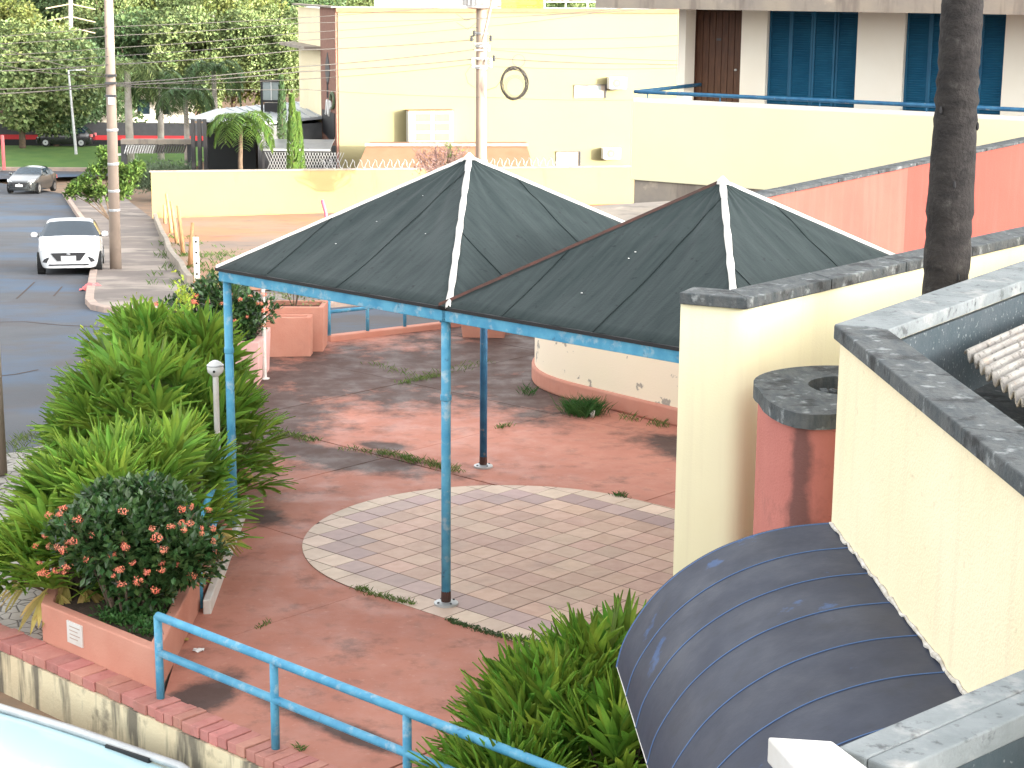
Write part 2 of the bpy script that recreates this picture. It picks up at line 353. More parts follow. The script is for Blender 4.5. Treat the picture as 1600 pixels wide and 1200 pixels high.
pmat('grass', (.10, .17, .04), (.15, .19, .06), 3, rough=.7, isl=.4, trans=.3)
pmat('twig', (.22, .13, .13), (.16, .11, .09), 4, rough=.9)
SHADE = [(28, 76, 16.5), (76, 118, 16.0)]      # unseen shade blocks added behind the viewpoint: x from, x to, roof height
# ================================================================ THE SETTING
drape('terrain', 'earth', [(-400, 12), (400, 12), (400, 700), (-400, 700)], off=-.45)
struct(bpy.data.objects['terrain'])
o = MB().prism([(-60, -60), (60, -60), tuple(W(60, -3.3)[:2]), tuple(W(-60, -3.3)[:2])], -2.1, -1.80).build('parking_ground', 'asphalt'); struct(o)
road = drape('road', 'asphalt', [(-110, 18), (-5.9, 20.6), (-5.3, 22.4), (-4.8, 26), (-2.9, 27.7), (12, 38), (40, 57), (38, 62), (-2.9, 41.4), (-8.6, 38.9), (-9.3, 39.4),
             (-10.2, 43), (-11.8, 50.3), (-13.6, 58.8), (-16, 68.4), (-25.2, 101), (-34, 116), (-20, 121.5), (-90, 121.5), (-140, 90)], off=-.12)
struct(road)
for nm, pts in (('tar_seam', [(26, 467), (54, 441)]), ('tar_crack', [(-30, 504), (40, 503), (90, 508), (190, 513)]), ('tar_seam', [(84, 463), (97, 448)]), ('tar_crack', [(-20, 590), (25, 585), (60, 578)])):
    g_ = []
    for (px, py) in pts:
        d_ = ray(px, py); Y_ = 35.0
        for _ in range(80): Y_ = .5 * Y_ + .5 * (gz(Y_) - .12 - HCAM) / d_.z * d_.y
        q_ = Vector((0, 0, HCAM)) + d_ * (Y_ / d_.y); g_.append(q_)
    mb_ = MB()
    for i in range(len(g_) - 1):
        e_ = (g_[i + 1] - g_[i]).normalized(); n_ = Vector((-e_.y, e_.x, 0)) * .022; z_ = Vector((0, 0, .006))
        mb_.poly([g_[i] - n_ + z_, g_[i + 1] - n_ + z_, g_[i + 1] + n_ + z_, g_[i] + n_ + z_])
    mb_.build(nm, 'joint_dark', road)
# raised pavement round the vacant lot, its kerb
PAV = [(-9.19, 39.24), (-9.7, 40.8), (-10.2, 43), (-11.8, 50.3), (-13.6, 58.8), (-16, 68.4), (-25.2, 101), (-22.2, 101), (-15.9, 79.2), (-15, 76), (-12.6, 65), (-10.7, 55.9), (-9.2, 49.5),
       (-8.2, 44.7), (-7.2, 43.3), (-3, 43.6), (30, 64), (31, 62.5), (-3.1, 41.5), (-4.1, 40.7), (-8.1, 38.95), (-8.75, 38.9)]
pv = drape('pavement', 'pavement', PAV, off=0, skirt=.3); struct(pv)
def ribbon(path, w, z0, h, name, mat, parent, zf=gz):
    mb = MB(); n = len(path); L = []
    for i, p in enumerate(path):
        a = Vector(path[max(i - 1, 0)]); b = Vector(path[min(i + 1, n - 1)]); d = (b - a).normalized(); nrm = Vector((-d.y, d.x))
        for s_, hh in ((-.5, z0), (-.5, z0 + h), (.5, z0 + h), (.5, z0)):
            q = Vector(p) + nrm * w * s_; L.append((q.x, q.y, zf(p[1]) + hh))
    fs = [(0, 1, 2, 3), tuple(4 * (n - 1) + k for k in (3, 2, 1, 0))]
    for i in range(n - 1):
        for k in range(4):
            a = 4 * i + k; b = 4 * i + (k + 1) % 4; fs.append((a, a + 4, b + 4, b))
    return mb.raw(L, fs).build(name, mat, parent, bevel=.015)
kp = [(-16, 68.4), (-13.6, 58.8), (-11.8, 50.3), (-10.9, 46.2), (-10.2, 43), (-9.75, 41), (-9.3, 39.6), (-8.9, 39.0), (-8.3, 38.85), (-6.2, 39.7), (-4.1, 40.65), (-3.1, 41.4), (2, 44.7), (14, 52.2)]
ribbon(kp, .2, -.2, .215, 'kerb', 'kerb', pv)
ribbon([(-25.2, 101), (-16, 68.4)], .2, -.2, .215, 'kerb', 'kerb', pv)
lot = drape('vacant_lot', 'lot_dirt', [(-8.2, 44.9), (-9.2, 49.5), (-10.7, 55.9), (-12.6, 65), (-15, 76), (-15.9, 79), (6, 83.5), (30, 90), (30, 64), (-3, 43.7), (-7.2, 43.4)], off=.02,
            zf=lambda x, y: gz(y) + max(0, (x + 6) * .05) * max(0, min(1, (y - 60) / 20))); struct(lot)
lawn = drape('lawn', 'lawn', [(-90, 122), (-22, 122), (-22, 134.5), (-90, 134.5)], off=.05, skirt=.3, zf=lambda x, y: gz(y) + .03 * (y - 122)); struct(lawn)
ribbon([(-90, 121.8), (-24, 121.8)], .3, -.2, .3, 'kerb', 'kerb', lawn)
# plaza: base, concrete slabs with open joints, tiled end of the dance floor
PL = [(-2.72, 13.30), tuple(W(9, -3.05)[:2]), (12, 14), (12, 37.5), (-.9, 29.25), (-2.95, 27.8), (-3.72, 26.6)]
base = MB().prism(PL, -.4, -.03).build('plaza_floor', 'joint_dark'); struct(base)
uj = [-14, -9.6, -6.95, -4.17, -.78, 2.15, 5.2, 12]; vj = [-3.1, .43, 3.25, 6.3, 9.3, 13.5, 20]
def wxy(u, v): p = W(u, v); return (p.x, p.y)
for i in range(len(uj) - 1):
    for j in range(len(vj) - 1):
        g = .006
        q = [wxy(uj[i] + g, vj[j] + g), wxy(uj[i + 1] - g, vj[j] + g), wxy(uj[i + 1] - g, vj[j + 1] - g), wxy(uj[i] + g, vj[j + 1] - g)]
        a = sum(q[k][0] * q[(k + 1) % 4][1] - q[(k + 1) % 4][0] * q[k][1] for k in range(4))
        if a < 0: q = q[::-1]
        q = clip(q, PL)
        if len(q) > 2:
            dz = RN.uniform(-.004, .003); MB().prism(q, -.03, dz).build('floor_slab', 'red_floor', base, bevel=.004)
# tiles: the floor ends in a half round
UC, VC, RC = -.88, 1.80, 2.07
st = [(UC + RC * math.cos(a), VC + RC * math.sin(a)) for a in [rad(90 + 180 * k / 40) for k in range(41)]] + [(4.6, VC - RC), (4.6, VC + RC)]
P_ = .295; tid = {}
def ring(u, v):
    d = RC - (math.hypot(u - UC, v - VC) if u < UC else abs(v - VC)); return d
for i in range(-12, 19):
    for j in range(-3, 16):
        u0 = -.055 + i * P_; v0 = .02 + j * P_; g = .0052
        q = clip([(u0 + g, v0 + g), (u0 + P_ - g, v0 + g), (u0 + P_ - g, v0 + P_ - g), (u0 + g, v0 + P_ - g)], st)
        if len(q) < 3: continue
        ar = abs(sum(q[k][0] * q[(k + 1) % len(q)][1] - q[(k + 1) % len(q)][0] * q[k][1] for k in range(len(q)))) / 2
        if ar < .002: continue
        cu = sum(p[0] for p in q) / len(q); cv = sum(p[1] for p in q) / len(q); d = ring(cu, cv)
        pc = at(cu, cv) if False else W(cu, cv)
        m = 'tile3' if d < .30 else ('tile2' if d < .60 else RN.choice(['tile0', 'tile0', 'tile0', 'tile1']))
        if pc.x > 1.7 and pc.y < 10: continue
        MB().prism([wxy(*p) for p in q], -.01, .007 + RN.uniform(-.0012, .0012)).build('floor_tile', m, base)
        m_ = None
bed = MB().prism([wxy(*p) for p in st], -.02, .0045).build('tile_bed', 'joint_dark', base)
# cobbled pavement left of the planting
cob = [tuple(W(-30, -3.05)[:2]), (-4.0, 14.55), (-2.80, 13.42), (-2.78, 14.5), (-3.72, 26.6), (-2.98, 27.78), (-4.8, 26), (-5.3, 22.4), (-5.9, 20.9), (-8, 19.9), (-40, 18.6)]
cb = drape('cobbled_pavement', 'cobble', cob, off=-.012, skirt=.3); struct(cb)

# ================================================================ RETAINING WALL with brick coping, railing
rw = thing('retaining_wall', 'stained cream retaining wall with a red brick coping below the plaza', 'wall', W(0, -3.2, -2.2))
a, b = W(-14, -3.2), W(9.5, -3.2)
MB().bar((a.x, a.y, -1.14), (b.x, b.y, -1.14), .2, 2.12).build('wall_face', 'retaining', rw)
u = -9.5
while u < 4.6:
    w_ = .172 if u < -.2 else .108
    jit = RN.uniform(-.008, .008); c = W(u + w_ / 2, -3.16 + jit)
    MB().box((c.x, c.y, -.032 + RN.uniform(-.006, .006)), (w_ - .009, .25, .085), UA + RN.uniform(-.03, .03)).build('brick', 'brick', rw, bevel=.006)
    u += w_
fr = thing('front_railing', 'blue pipe railing with two rails along the brick coping', 'railing', W(0, -3.12))
zt, zm, rr = .69, .39, .032
for u in (-.08, 1.30, 2.68, 4.06, 5.4):
    p = W(u, -3.12); MB().tube([(p.x, p.y, -.03), (p.x, p.y, zt)], rr, 12).build('post', 'blue_paint', fr, smooth=True)
MB().tube([W(-.08 - .0, -3.12, zt)] + [W(.2 * k, -3.12, zt) for k in range(1, 28)], rr * 1.06, 12).build('rail', 'blue_paint', fr, smooth=True)
MB().tube([W(-.08, -3.12, zm), W(5.4, -3.12, zm)], rr, 12).build('rail', 'blue_paint', fr, smooth=True)

# ================================================================ FRONT PLANTER and beds
def planter(name, label, poly, h, th, mat, soil_drop=.07, tap=0, group=None):
    cx = sum(p[0] for p in poly) / len(poly); cy = sum(p[1] for p in poly) / len(poly)
    r = thing(name, label, 'planter', (cx, cy, 0), group)
    n = len(poly); ar = sum(poly[i][0] * poly[(i + 1) % n][1] - poly[(i + 1) % n][0] * poly[i][1] for i in range(n))
    if ar < 0: poly = poly[::-1]
    def inset(d):
        out = []
        for i in range(n):
            p0, p1, p2 = Vector(poly[i - 1]), Vector(poly[i]), Vector(poly[(i + 1) % n])
            e1 = (p1 - p0).normalized(); e2 = (p2 - p1).normalized(); n1 = Vector((-e1.y, e1.x)); n2 = Vector((-e2.y, e2.x))
            bis = (n1 + n2); bis = bis / max(.3, bis.dot(n1)); out.append(p1 + bis * d)
        return out
    inn = inset(th); bot = inset(tap)
    vs_ = [(p.x, p.y, 0) for p in bot] + [(p[0], p[1], h) for p in poly] + [(p.x, p.y, h) for p in inn] + [(p.x, p.y, h - .3) for p in inn]
    fs = []
    for i in range(n):
        j = (i + 1) % n
        for k in range(3): fs.append((k * n + i, k * n + j, (k + 1) * n + j, (k + 1) * n + i))
    MB().raw(vs_, fs).build('planter_wall', mat, r, bevel=.012)
    MB().poly([(p.x, p.y, h - soil_drop) for p in inset(th * .9)]).build('soil', 'soil', r)
    return r
fp = planter('front_planter', 'long salmon pink planter with a white plaque at the front railing', [(-3.98, 14.53), (-2.77, 13.42), (-2.80, 17.4), (-4.35, 17.9)], .345, .1, 'pink', .06)
d = (Vector((-2.77, 13.42)) - Vector((-3.98, 14.53))).normalized(); nn = Vector((d.y, -d.x))
pc = Vector((-3.98, 14.53)) + d * .50 + nn * .006
pq = MB().box((pc.x, pc.y, .20), (.215, .012, .19), math.atan2(d.y, d.x)).build('plaque', 'white_paint', fp)
for k in range(4):
    q = pc + nn * .007 ; MB().box((q.x + d.x * (-.01 if k % 2 else .005), q.y + d.y * (-.01 if k % 2 else .005), .255 - k * .034), (.15 - .03 * (k % 2), .002, .008), math.atan2(d.y, d.x)).build('engraved_line', 'kerb', pq)
bedp = MB().prism([(-4.35, 17.95), (-2.86, 17.45), (-3.45, 24.2), (-4.9, 24.2)], -.02, .05).build('planting_bed', 'soil'); struct(bedp)
kw = MB().bar((-2.70, 15.25, .06), (-2.84, 18.6, .06), .07, .14).build('white_kerb', 'white_paint', bevel=.01)
tag(kw, 'low white painted kerb running beside the long pink planter', 'kerb')
sr = thing('side_railing', 'blue pipe side railing half hidden behind the palm clumps', 'railing', (-2.8, 15.4, 0))
for (x, y) in ((-2.79, 15.42), (-2.86, 17.2), (-3.02, 19.0)):
    MB().tube([(x, y, 0), (x, y, .80)], .03, 10).build('post', 'blue_paint', sr, smooth=True)
for z in (.80, .45): MB().tube([(-2.79, 15.42, z), (-2.86, 17.2, z), (-3.02, 19.0, z)], .03, 10).build('rail', 'blue_paint', sr, smooth=True)
def garden_lamp(label, x, y, h, r):
    t = thing('garden_lamp', label, 'lamp', (x, y, 0), 'white garden lamp posts')
    MB().lathe((x, y, 0), [(.07, 0), (.07, .012), (.03, .02), (.03, h - .1)], 12).build('post', 'white_paint', t, smooth=False)
    hd = MB().lathe((x, y, h - .1), [(.03, 0), (r * .55, .02), (r * .92, r * .55), (r, r), (r * .95, r * 1.35), (r * .7, r * 1.72), (r * .3, r * 1.95), (.01, r * 2)], 20).build('lamp_head', 'plastic_white', t, smooth=True)
    MB().tube([(x, y - r * .9, h - .1 + r * .8), (x, y - r - .006, h - .1 + r * .8)], .013, 10).build('lamp_hole', 'black', hd)
    MB().lathe((x, y, h - .1 + r * 1.28), [(r * 1.0, 0), (r * 1.03, .008), (r * .97, .016)], 20).build('seam_ring', 'galvanised', hd)
garden_lamp('white lamp post with round head beside the left canopy post', -3.03, 18.02, 1.66, .086)
garden_lamp('thin white lamp post standing by the far pink planters, top under the canopy', -3.51, 25.03, 1.66, .086)
planter('pink_planter', 'square pale pink planter holding the far flowering bush', [(-4.65, 24.55), (-3.52, 24.55), (-3.50, 25.7), (-4.65, 25.7)], .62, .1, 'pink_pale', tap=.03)
planter('pink_planter', 'salmon planter box in front of another, left of the far railing', [(-3.78, 26.55), (-3.03, 26.62), (-3.02, 26.90), (-3.78, 26.85)], .60, .07, 'pink', .03, tap=.01)
planter('pink_planter', 'taller salmon planter with small shrub against the far railing', [(-3.80, 26.97), (-2.87, 26.98), (-2.86, 27.6), (-3.80, 27.6)], .69, .08, 'pink', tap=.02)
planter('pink_planter', 'tapered salmon planter under the canopy beside the curved wall', [(-.86, 28.15), (-.06, 28.12), (-.04, 28.75), (-.86, 28.75)], .55, .08, 'pink', tap=.07)
br = thing('back_railing', 'blue pipe railing on a pink kerb at the far street edge', 'railing', (-2.93, 27.82, 0))
A2, B2 = Vector((-2.90, 27.83)), Vector((-.55, 29.47))
ribbon([(A2.x, A2.y), (B2.x, B2.y)], .16, -.1, .19, 'kerb', 'pink', br, zf=lambda y: 0)
for k in range(5):
    p = A2.lerp(B2, k / 4 * .97 + .01); MB().tube([(p.x, p.y, .05), (p.x, p.y, .74)], .028, 10).build('post', 'blue_paint', br, smooth=True)
for z in (.74, .46):
    p, q = A2.lerp(B2, .01), A2.lerp(B2, .98); MB().tube([(p.x, p.y, z), (q.x, q.y, z)], .028, 10).build('rail', 'blue_paint', br, smooth=True)

# ================================================================ CANOPIES
def canopy(label, u0, u1, posts, left_rust):
    v0, v1, ze, za = 0.0, 3.71, 2.755, 3.82
    r = thing('canopy', label, 'canopy', W((u0 + u1) / 2, v0, 0), 'pyramid canopies over the dance floor')
    for (u, v) in posts:
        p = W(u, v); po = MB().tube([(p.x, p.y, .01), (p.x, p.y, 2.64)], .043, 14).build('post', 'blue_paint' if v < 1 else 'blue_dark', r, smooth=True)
        MB().lathe((p.x, p.y, .002), [(.11, 0), (.11, .022), (.085, .03), (.05, .034)], 20).build('base_plate', 'galvanised', po)
        MB().lathe((p.x, p.y, .034), [(.0445, 0), (.0455, .02), (.0445, .07), (.0435, .10)], 14).build('rusty_foot', 'rust', po)
        for kk in range(4): a_ = kk * math.pi / 2 + .6; MB().lathe((p.x + .082 * math.cos(a_), p.y + .082 * math.sin(a_), .022), [(.012, 0), (.012, .014), (.006, .02)], 6).build('bolt', 'dark_grey', po)
        MB().lathe((p.x, p.y, 1.9), [(.045, 0), (.05, .01), (.05, .05), (.045, .06)], 14).build('collar', 'blue_paint', po)
    o_ = .04; cs = [(u0 - o_, v0 - o_), (u1 + o_, v0 - o_), (u1 + o_, v1 + o_), (u0 - o_, v1 + o_)]
    for i in range(4):
        a, b = cs[i], cs[(i + 1) % 4]; e = (Vector(b) - Vector(a)).normalized() * .0
        MB().bar(W(a[0], a[1], 2.685), W(b[0], b[1], 2.685), .07, .115).build('beam', 'blue_paint', r, bevel=.006)
    ap = Vector(((u0 + u1) / 2, (v0 + v1) / 2)); ov = .075
    cs = [(u0 - ov, v0 - ov), (u1 + ov, v0 - ov), (u1 + ov, v1 + ov), (u0 - ov, v1 + ov)]
    rr_ = random.Random(int(u0 * 10) + 50)
    for i in range(4):
        a = Vector(cs[i]); b = Vector(cs[(i + 1) % 4]); ph = rr_.uniform(0, 6)
        def srf(s, t, lift=0.0):          # s along the eave, t towards the apex
            q = a.lerp(b, s).lerp(ap, t); sag = -.045 * math.sin(math.pi * t) * math.sin(math.pi * min(1, max(0, s))) * (1 - t)
            wv = .010 * math.sin(s * 23 + ph) * (1 - t) * t * 2.2 + .006 * math.sin(s * 41 + t * 9 + ph)
            return W(q.x, q.y, ze + (za - ze) * t + (sag + wv) * min(1, 6 * s * (1 - s)) + lift)
        mb = MB().grid(lambda s, t: srf(s, t * .999), 26, 16)
        pn = mb.build('fabric_panel', 'fabric', r, smooth=True, solid=.008)
        uvl = pn.data.uv_layers.new(name='cloth'); Lq = (b - a).length
        for lp_ in pn.data.loops:
            ii, jj = divmod(lp_.vertex_index, 17); uvl.data[lp_.index].uv = ((ii / 26 - .5) * (1 - jj / 16) * Lq + i * 9 + u0, jj / 16)
        L = (b - a).length; mid = a.lerp(b, .5)
        for k, d_ in enumerate([-.85, .15] if L < 3.5 else [-1.0, .35]):
            s0 = .5 + d_ / L; tmax = 1 - abs(d_) / (L / 2) - .02
            if tmax < .1: continue
            def sp(t, w):                  # a line straight up the slope: stays d_ off the fall line
                s = (.5 * (1 - t) + (d_ + w) / L) / (1 - t) if t < 1 else .5
                return srf(s, t, .009)
            MB().grid(lambda x, y: sp(x * tmax, (y - .5) * .009), 14, 1).build('seam', 'fabric_seam', pn, solid=.004)
        # clip rail along the eave
        MB().bar(W(a.x, a.y, ze - .012), W(b.x, b.y, ze - .012), .03, .03).build('eave_strip', 'black', r)
    for i, c_ in enumerate(cs):
        w_ = .027 if i == 1 else .016; mat = 'rust' if (i == 0 and left_rust) else 'white_paint'
        pts = []
        for k in range(19):
            t = k / 18; q = Vector(c_).lerp(ap, t); pts.append(W(q.x, q.y, ze + (za - ze) * t + .012))
        if mat == 'rust': w_ = .009
        mb = MB(); side = (pts[-1] - pts[0]).cross(Vector((0, 0, 1))).normalized()
        for k in range(18):
            j0 = 1 + .18 * math.sin(k * 2.3); j1 = 1 + .18 * math.sin((k + 1) * 2.3); dn = Vector((0, 0, -.018))
            P0, P1 = pts[k], pts[k + 1]
            mb.raw([P0 + side * w_ * j0 + dn, P0 + Vector((0, 0, .012)), P0 - side * w_ * j0 + dn, P1 + side * w_ * j1 + dn, P1 + Vector((0, 0, .012)), P1 - side * w_ * j1 + dn], [(0, 3, 4, 1), (1, 4, 5, 2)])
        mb.build('ridge_strip', mat, r, solid=.006)
    p = W(ap.x, ap.y, za); MB().lathe((p.x, p.y, p.z - .02), [(.06, 0), (.05, .03), (.03, .05), (.012, .07)], 10).build('apex_cap', 'white_paint', r)
    for k in range(5):
        s, t = rr_.uniform(.15, .85), rr_.uniform(.1, .7); a = Vector(cs[0]); b = Vector(cs[1]); q = a.lerp(b, s).lerp(ap, t)
        p = W(q.x, q.y, ze + (za - ze) * t - .03 * math.sin(math.pi * t)); MB().box((p.x, p.y, p.z + .012), (.014, .010, .005), rr_.uniform(0, 3)).build('patch_spot', 'plastic_white', r)
    return r
canopy('black pyramid canopy on blue posts with white ridges, in front of the lot wall', -3.01, 0.03, [(-3.01, 0), (0, 0), (-3.02, 3.71)], False)
canopy('second black pyramid canopy with rusty left ridge, behind the tall yellow wall', 0.06, 3.10, [(3.08, 0), (3.08, 3.71), (.05, 3.71)], True)

# ================================================================ BUILDINGS AND WALLS ON THE RIGHT
def coped_wall(name, label, path, h, th, mat, cop='coping', cw=.30, ch=.10, z0=-2.2, cat='wall', seg=1.1, face=None):
    r = thing(name, label, cat, (path[0][0], path[0][1], 0))
    n = len(path); L = []
    outer = []; inner = []
    for i, p in enumerate(path):
        a = Vector(path[max(i - 1, 0)]); b = Vector(path[min(i + 1, n - 1)]); P = Vector(p)
        d1 = (P - a).normalized() if i else (b - P).normalized(); d2 = (b - P).normalized() if i < n - 1 else d1
        n1 = Vector((-d1.y, d1.x)); n2 = Vector((-d2.y, d2.x)); m = (n1 + n2); m = m / max(.35, m.dot(n1)); outer.append(P); inner.append(P + m * th)
    MB().prism([tuple(p) for p in (face or outer)] + [tuple(p) for p in inner[::-1]], z0, h).build('wall_face', mat, r, smooth='angle')
    e = (cw - th) / 2
    for i in range(n - 1):
        def off(k, t): return outer[k].lerp(inner[k], t)
        nseg = max(1, round((Vector(path[i + 1]) - Vector(path[i])).length / seg))
        for k in range(nseg):
            g = .0012; t0 = k / nseg + (g if k else 0); t1 = (k + 1) / nseg - (g if k < nseg - 1 else 0)
            f0, f1 = -e / th, 1 + e / th
            q = [off(i, f0).lerp(off(i + 1, f0), t0), off(i, f0).lerp(off(i + 1, f0), t1), off(i, f1).lerp(off(i + 1, f1), t1), off(i, f1).lerp(off(i + 1, f1), t0)]
            MB().prism([tuple(p) for p in q], h + .002, h + ch).build('coping_stone', cop, r, bevel=.008)
    return r
yw = coped_wall('yellow_wall', 'tall yellow wall with grey stone coping in front of the second canopy', [(1.19, 12.60), (1.617, 12.40), (4.55, 15.85), (7.5, 19.3)], 3.30, .22, 'yellow', cw=.29, ch=.085,
                face=[(1.19, 12.60)] + [tuple((Vector((1.50, 12.455)) * (1 - t) ** 2 + Vector((1.617, 12.40)) * 2 * t * (1 - t) + Vector((1.70, 12.498)) * t * t)) for t in [k / 8 for k in range(9)]] + [(4.55, 15.85), (7.5, 19.3)])
# pink half-round tower
dp = [(2.27 + .62 * math.cos(rad(a)), 11.76 + .62 * math.sin(rad(a))) for a in range(40, 200, 8)] + [(1.665, 11.42), (1.69, 11.25), (1.735, 11.10), (1.80, 11.0), (1.89, 10.955), (2.0, 10.965), (2.15, 11.04), (2.9, 11.5)]
dr = thing('pink_tower', 'pink half round pier topped by a dark stone ring with a hole', 'pier', (2.2, 11.7, 0))
MB().prism(dp, 0, 2.80).build('wall_face', 'drum_pink', dr, smooth='angle')
cen = Vector((2.27, 11.70)); out = [cen + (Vector(p) - cen) * 1.055 for p in dp]
hole = [cen + Vector((.02, .06)) + (Vector(p) - cen).normalized() * .31 for p in dp]
mb = MB(); n = len(out)
vs_ = [(p.x, p.y, 2.802) for p in out] + [(p.x, p.y, 2.90) for p in out] + [(p.x, p.y, 2.90) for p in hole] + [(p.x, p.y, 2.802) for p in hole]
fs = []
for k in range(3):
    for i in range(n): j = (i + 1) % n; fs.append((k * n + i, k * n + j, (k + 1) * n + j, (k + 1) * n + i))
mb.raw(vs_, fs).build('coping_ring', 'coping', dr, smooth='angle')
MB().poly([(p.x, p.y, 2.815) for p in hole]).build('hole_floor', 'soil', dr)
for k in range(6):
    MB().box((2.25 + RN.uniform(-.2, .2), 11.72 + RN.uniform(-.2, .2), 2.83), (RN.uniform(.04, .1), RN.uniform(.03, .07), .03), RN.uniform(0, 3), RN.uniform(-.3, .3)).build('debris', 'mortar_white' if k == 0 else 'coping', dr, bevel=.005)
# pale yellow building with its corner, copings and sunken roof
pb = thing('pale_yellow_building', 'pale yellow building with grey coping, sunken roof and broken corrugated sheets', 'building', (2.2, 8, 0))
K = Vector((1.843, 9.968)); d1 = (Vector((2.12, 5.2)) - K).normalized(); d2 = (Vector((3.62, 12.50)) - K).normalized()
foot = [K, K + d1 * 6.2, Vector((7.5, 3.6)), Vector((7.5, 16.4)), K + d2 * 6.6]
def inner_line(p, d_, w): n_ = Vector((-d_.y, d_.x)); return p + n_ * w
n1 = Vector((-d1.y, d1.x)); n2 = Vector((d2.y, -d2.x))
n1 = n1 if n1.x > 0 else -n1; n2 = n2 if n2.y < 0 else -n2
def meet(w1, w2):
    p = K + n1 * w1; q = K + n2 * w2; det = d1.x * -d2.y + d2.x * d1.y; r_ = q - p
    t = (r_.x * -d2.y + d2.x * r_.y) / det; return p + d1 * t
I0 = meet(.2, .24)
MB().prism([tuple(K), tuple(I0), tuple(I0 + d1 * 6.2), tuple(K + d1 * 6.2)], -2.2, 3.56).build('wall_face', 'yellow_light', pb, bevel=.01)
MB().prism([tuple(K + d2 * .001), tuple(K + d2 * 7.5), tuple(I0 + d2 * 7.5), tuple(I0)], -2.2, 3.557).build('wall_face', 'yellow_light', pb)
def cope(p0, p1, q1, q0, mat, z=3.56, h=.085): MB().prism([tuple(p0), tuple(p1), tuple(q1), tuple(q0)], z + .003, z + h).build('coping_stone', mat, pb, bevel=.007)
Ko = meet(-.035, -.035); Io = meet(.235, .275)
for k in range(5):
    t0, t1 = k * 1.2 + (.0 if k == 0 else .004), (k + 1) * 1.2
    cope(Ko.lerp(Ko + d1, 0) + d1 * t0, Ko + d1 * t1, Io + d1 * (t1 if k or True else 0), Io + d1 * t0, 'coping')
for k in range(6):
    t0, t1 = k * 1.3 + (.004 if k == 0 else .004), (k + 1) * 1.3
    cope(Ko + d2 * t0, Ko + d2 * t1, Io + d2 * t1, Io + d2 * t0, 'coping_pale', 3.562)
MB().prism([tuple(I0 + d2 * .02), tuple(I0 + d2 * 7.4), tuple(I0 + d2 * 7.4 + n2 * .03), tuple(I0 + d2 * .02 + n2 * .03)], 2.9, 3.55).build('inner_wall', 'speckle', pb)
MB().prism([tuple(I0), tuple(I0 + d1 * 6), (7.4, 3.7), tuple(I0 + d2 * 7.4)], 2.9, 3.05).build('roof_deck', 'coping', pb)
Rr = random.Random(5)
for k in range(3):                          # corrugated fibre-cement sheets, their wavy ends over the gutter
    o1 = I0 + d2 * (.55) + n2 * .12; z_ = 3.40 - .02 * k
    A3 = at(1507, 553, 3.42).xy; B3 = at(1600, 634, 3.42).xy; st_ = A3 + (B3 - A3) * (k * .98)
    ex = (at(1600, 515, 3.42).xy - A3).normalized(); ey = (B3 - A3).normalized(); LL = (B3 - A3).length
    def cs_(s, t, st_=st_, ex=ex, ey=ey, z_=z_, k=k):
        q = st_ + ex * (s * 3.6 + .015 * math.sin(t * 11 + k)) + ey * (t * LL); return (q.x, q.y, 3.42 + .03 * math.sin(t * LL / .155 * 2 * math.pi) + .05 * s + .012 * k)
    MB().grid(cs_, 10, 72).build('corrugated_sheet', 'fibre_cement', pb, smooth=True, solid=.012)
for k in range(5):
    q = I0 + n1 * .25 + d1 * (.25 + .22 * k); MB().tube([(q.x + Rr.uniform(-.1, .1), q.y + .1, 3.07), (q.x + .1, q.y, 3.10 + Rr.uniform(0, .05)), (q.x + .3, q.y - .1, 3.07)], Rr.uniform(.01, .02), 6).build('roof_debris', 'mortar_white' if k % 2 else 'coping', pb)
# curved metal awning
aw = thing('curved_awning', 'dark blue grey curved sheet awning fixed to the pale yellow building', 'awning', (1.5, 8, 2.2))
prof = [(0.0, .012), (.2, .0), (.41, -.055), (.6, -.12), (.76, -.2), (.93, -.335), (1.05, -.46), (1.13, -.59), (1.19, -.74), (1.215, -.84)]
def _cr(p, n):
    out = []
    for i in range(len(p) - 1):
        p0, p1, p2, p3 = [Vector(p[max(0, min(len(p) - 1, k))]) for k in (i - 1, i, i + 1, i + 2)]
        for k in range(n):
            t = k / n; out.append(tuple(.5 * (2 * p1 + (p2 - p0) * t + (2 * p0 - 5 * p1 + 4 * p2 - p3) * t * t + (3 * p1 - p0 - 3 * p2 + p3) * t ** 3)))
    return out + [tuple(p[-1])]
prof = _cr([(0.0, .012), (.22, -.008), (.44, -.058), (.66, -.145), (.85, -.265), (1.0, -.405), (1.11, -.56), (1.18, -.70), (1.215, -.84)], 6)
def aw_pt(t, w, lift=0.0):                  # t along the wall from its far end, w index along the arch 0..1
    f = w * (len(prof) - 1); i = min(int(f), len(prof) - 2); f -= i
    ox = prof[i][0] * (1 - f) + prof[i + 1][0] * f; oz = prof[i][1] * (1 - f) + prof[i + 1][1] * f
    q = K + d1 * t - n1 * (ox + .004 + lift * .5); return (q.x, q.y, 2.465 + oz + lift)
ts = [-.02, .46, .90, 1.36, 1.83, 2.30, 2.78, 3.25, 3.7]
for k in range(len(ts) - 1):
    pn = MB().grid(lambda s, w: aw_pt(ts[k] + (ts[k + 1] - ts[k]) * s, w, .004 + .0035 * (1 - s)), 4, 54).build('awning_panel', 'awning', aw, smooth=True)
    if k: MB().tube([aw_pt(ts[k] + .004, w / 54, .0085) for w in range(55)], .0042, 5).build('lap_edge', 'awning_edge', pn)
MB().tube([aw_pt(t / 10 * 3.7, 1.0, .002) for t in range(11)], .005, 6).build('front_edge', 'white_paint', aw)
MB().tube([aw_pt(0, w / 54, 0) for w in range(55)], .012, 6).build('end_rib', 'awning_edge', aw)
for t in (0.02, 1.2, 2.4, 3.6): MB().tube([aw_pt(t, w / 54, -.02) for w in range(55)], .015, 6).build('rib', 'dark_grey', aw)
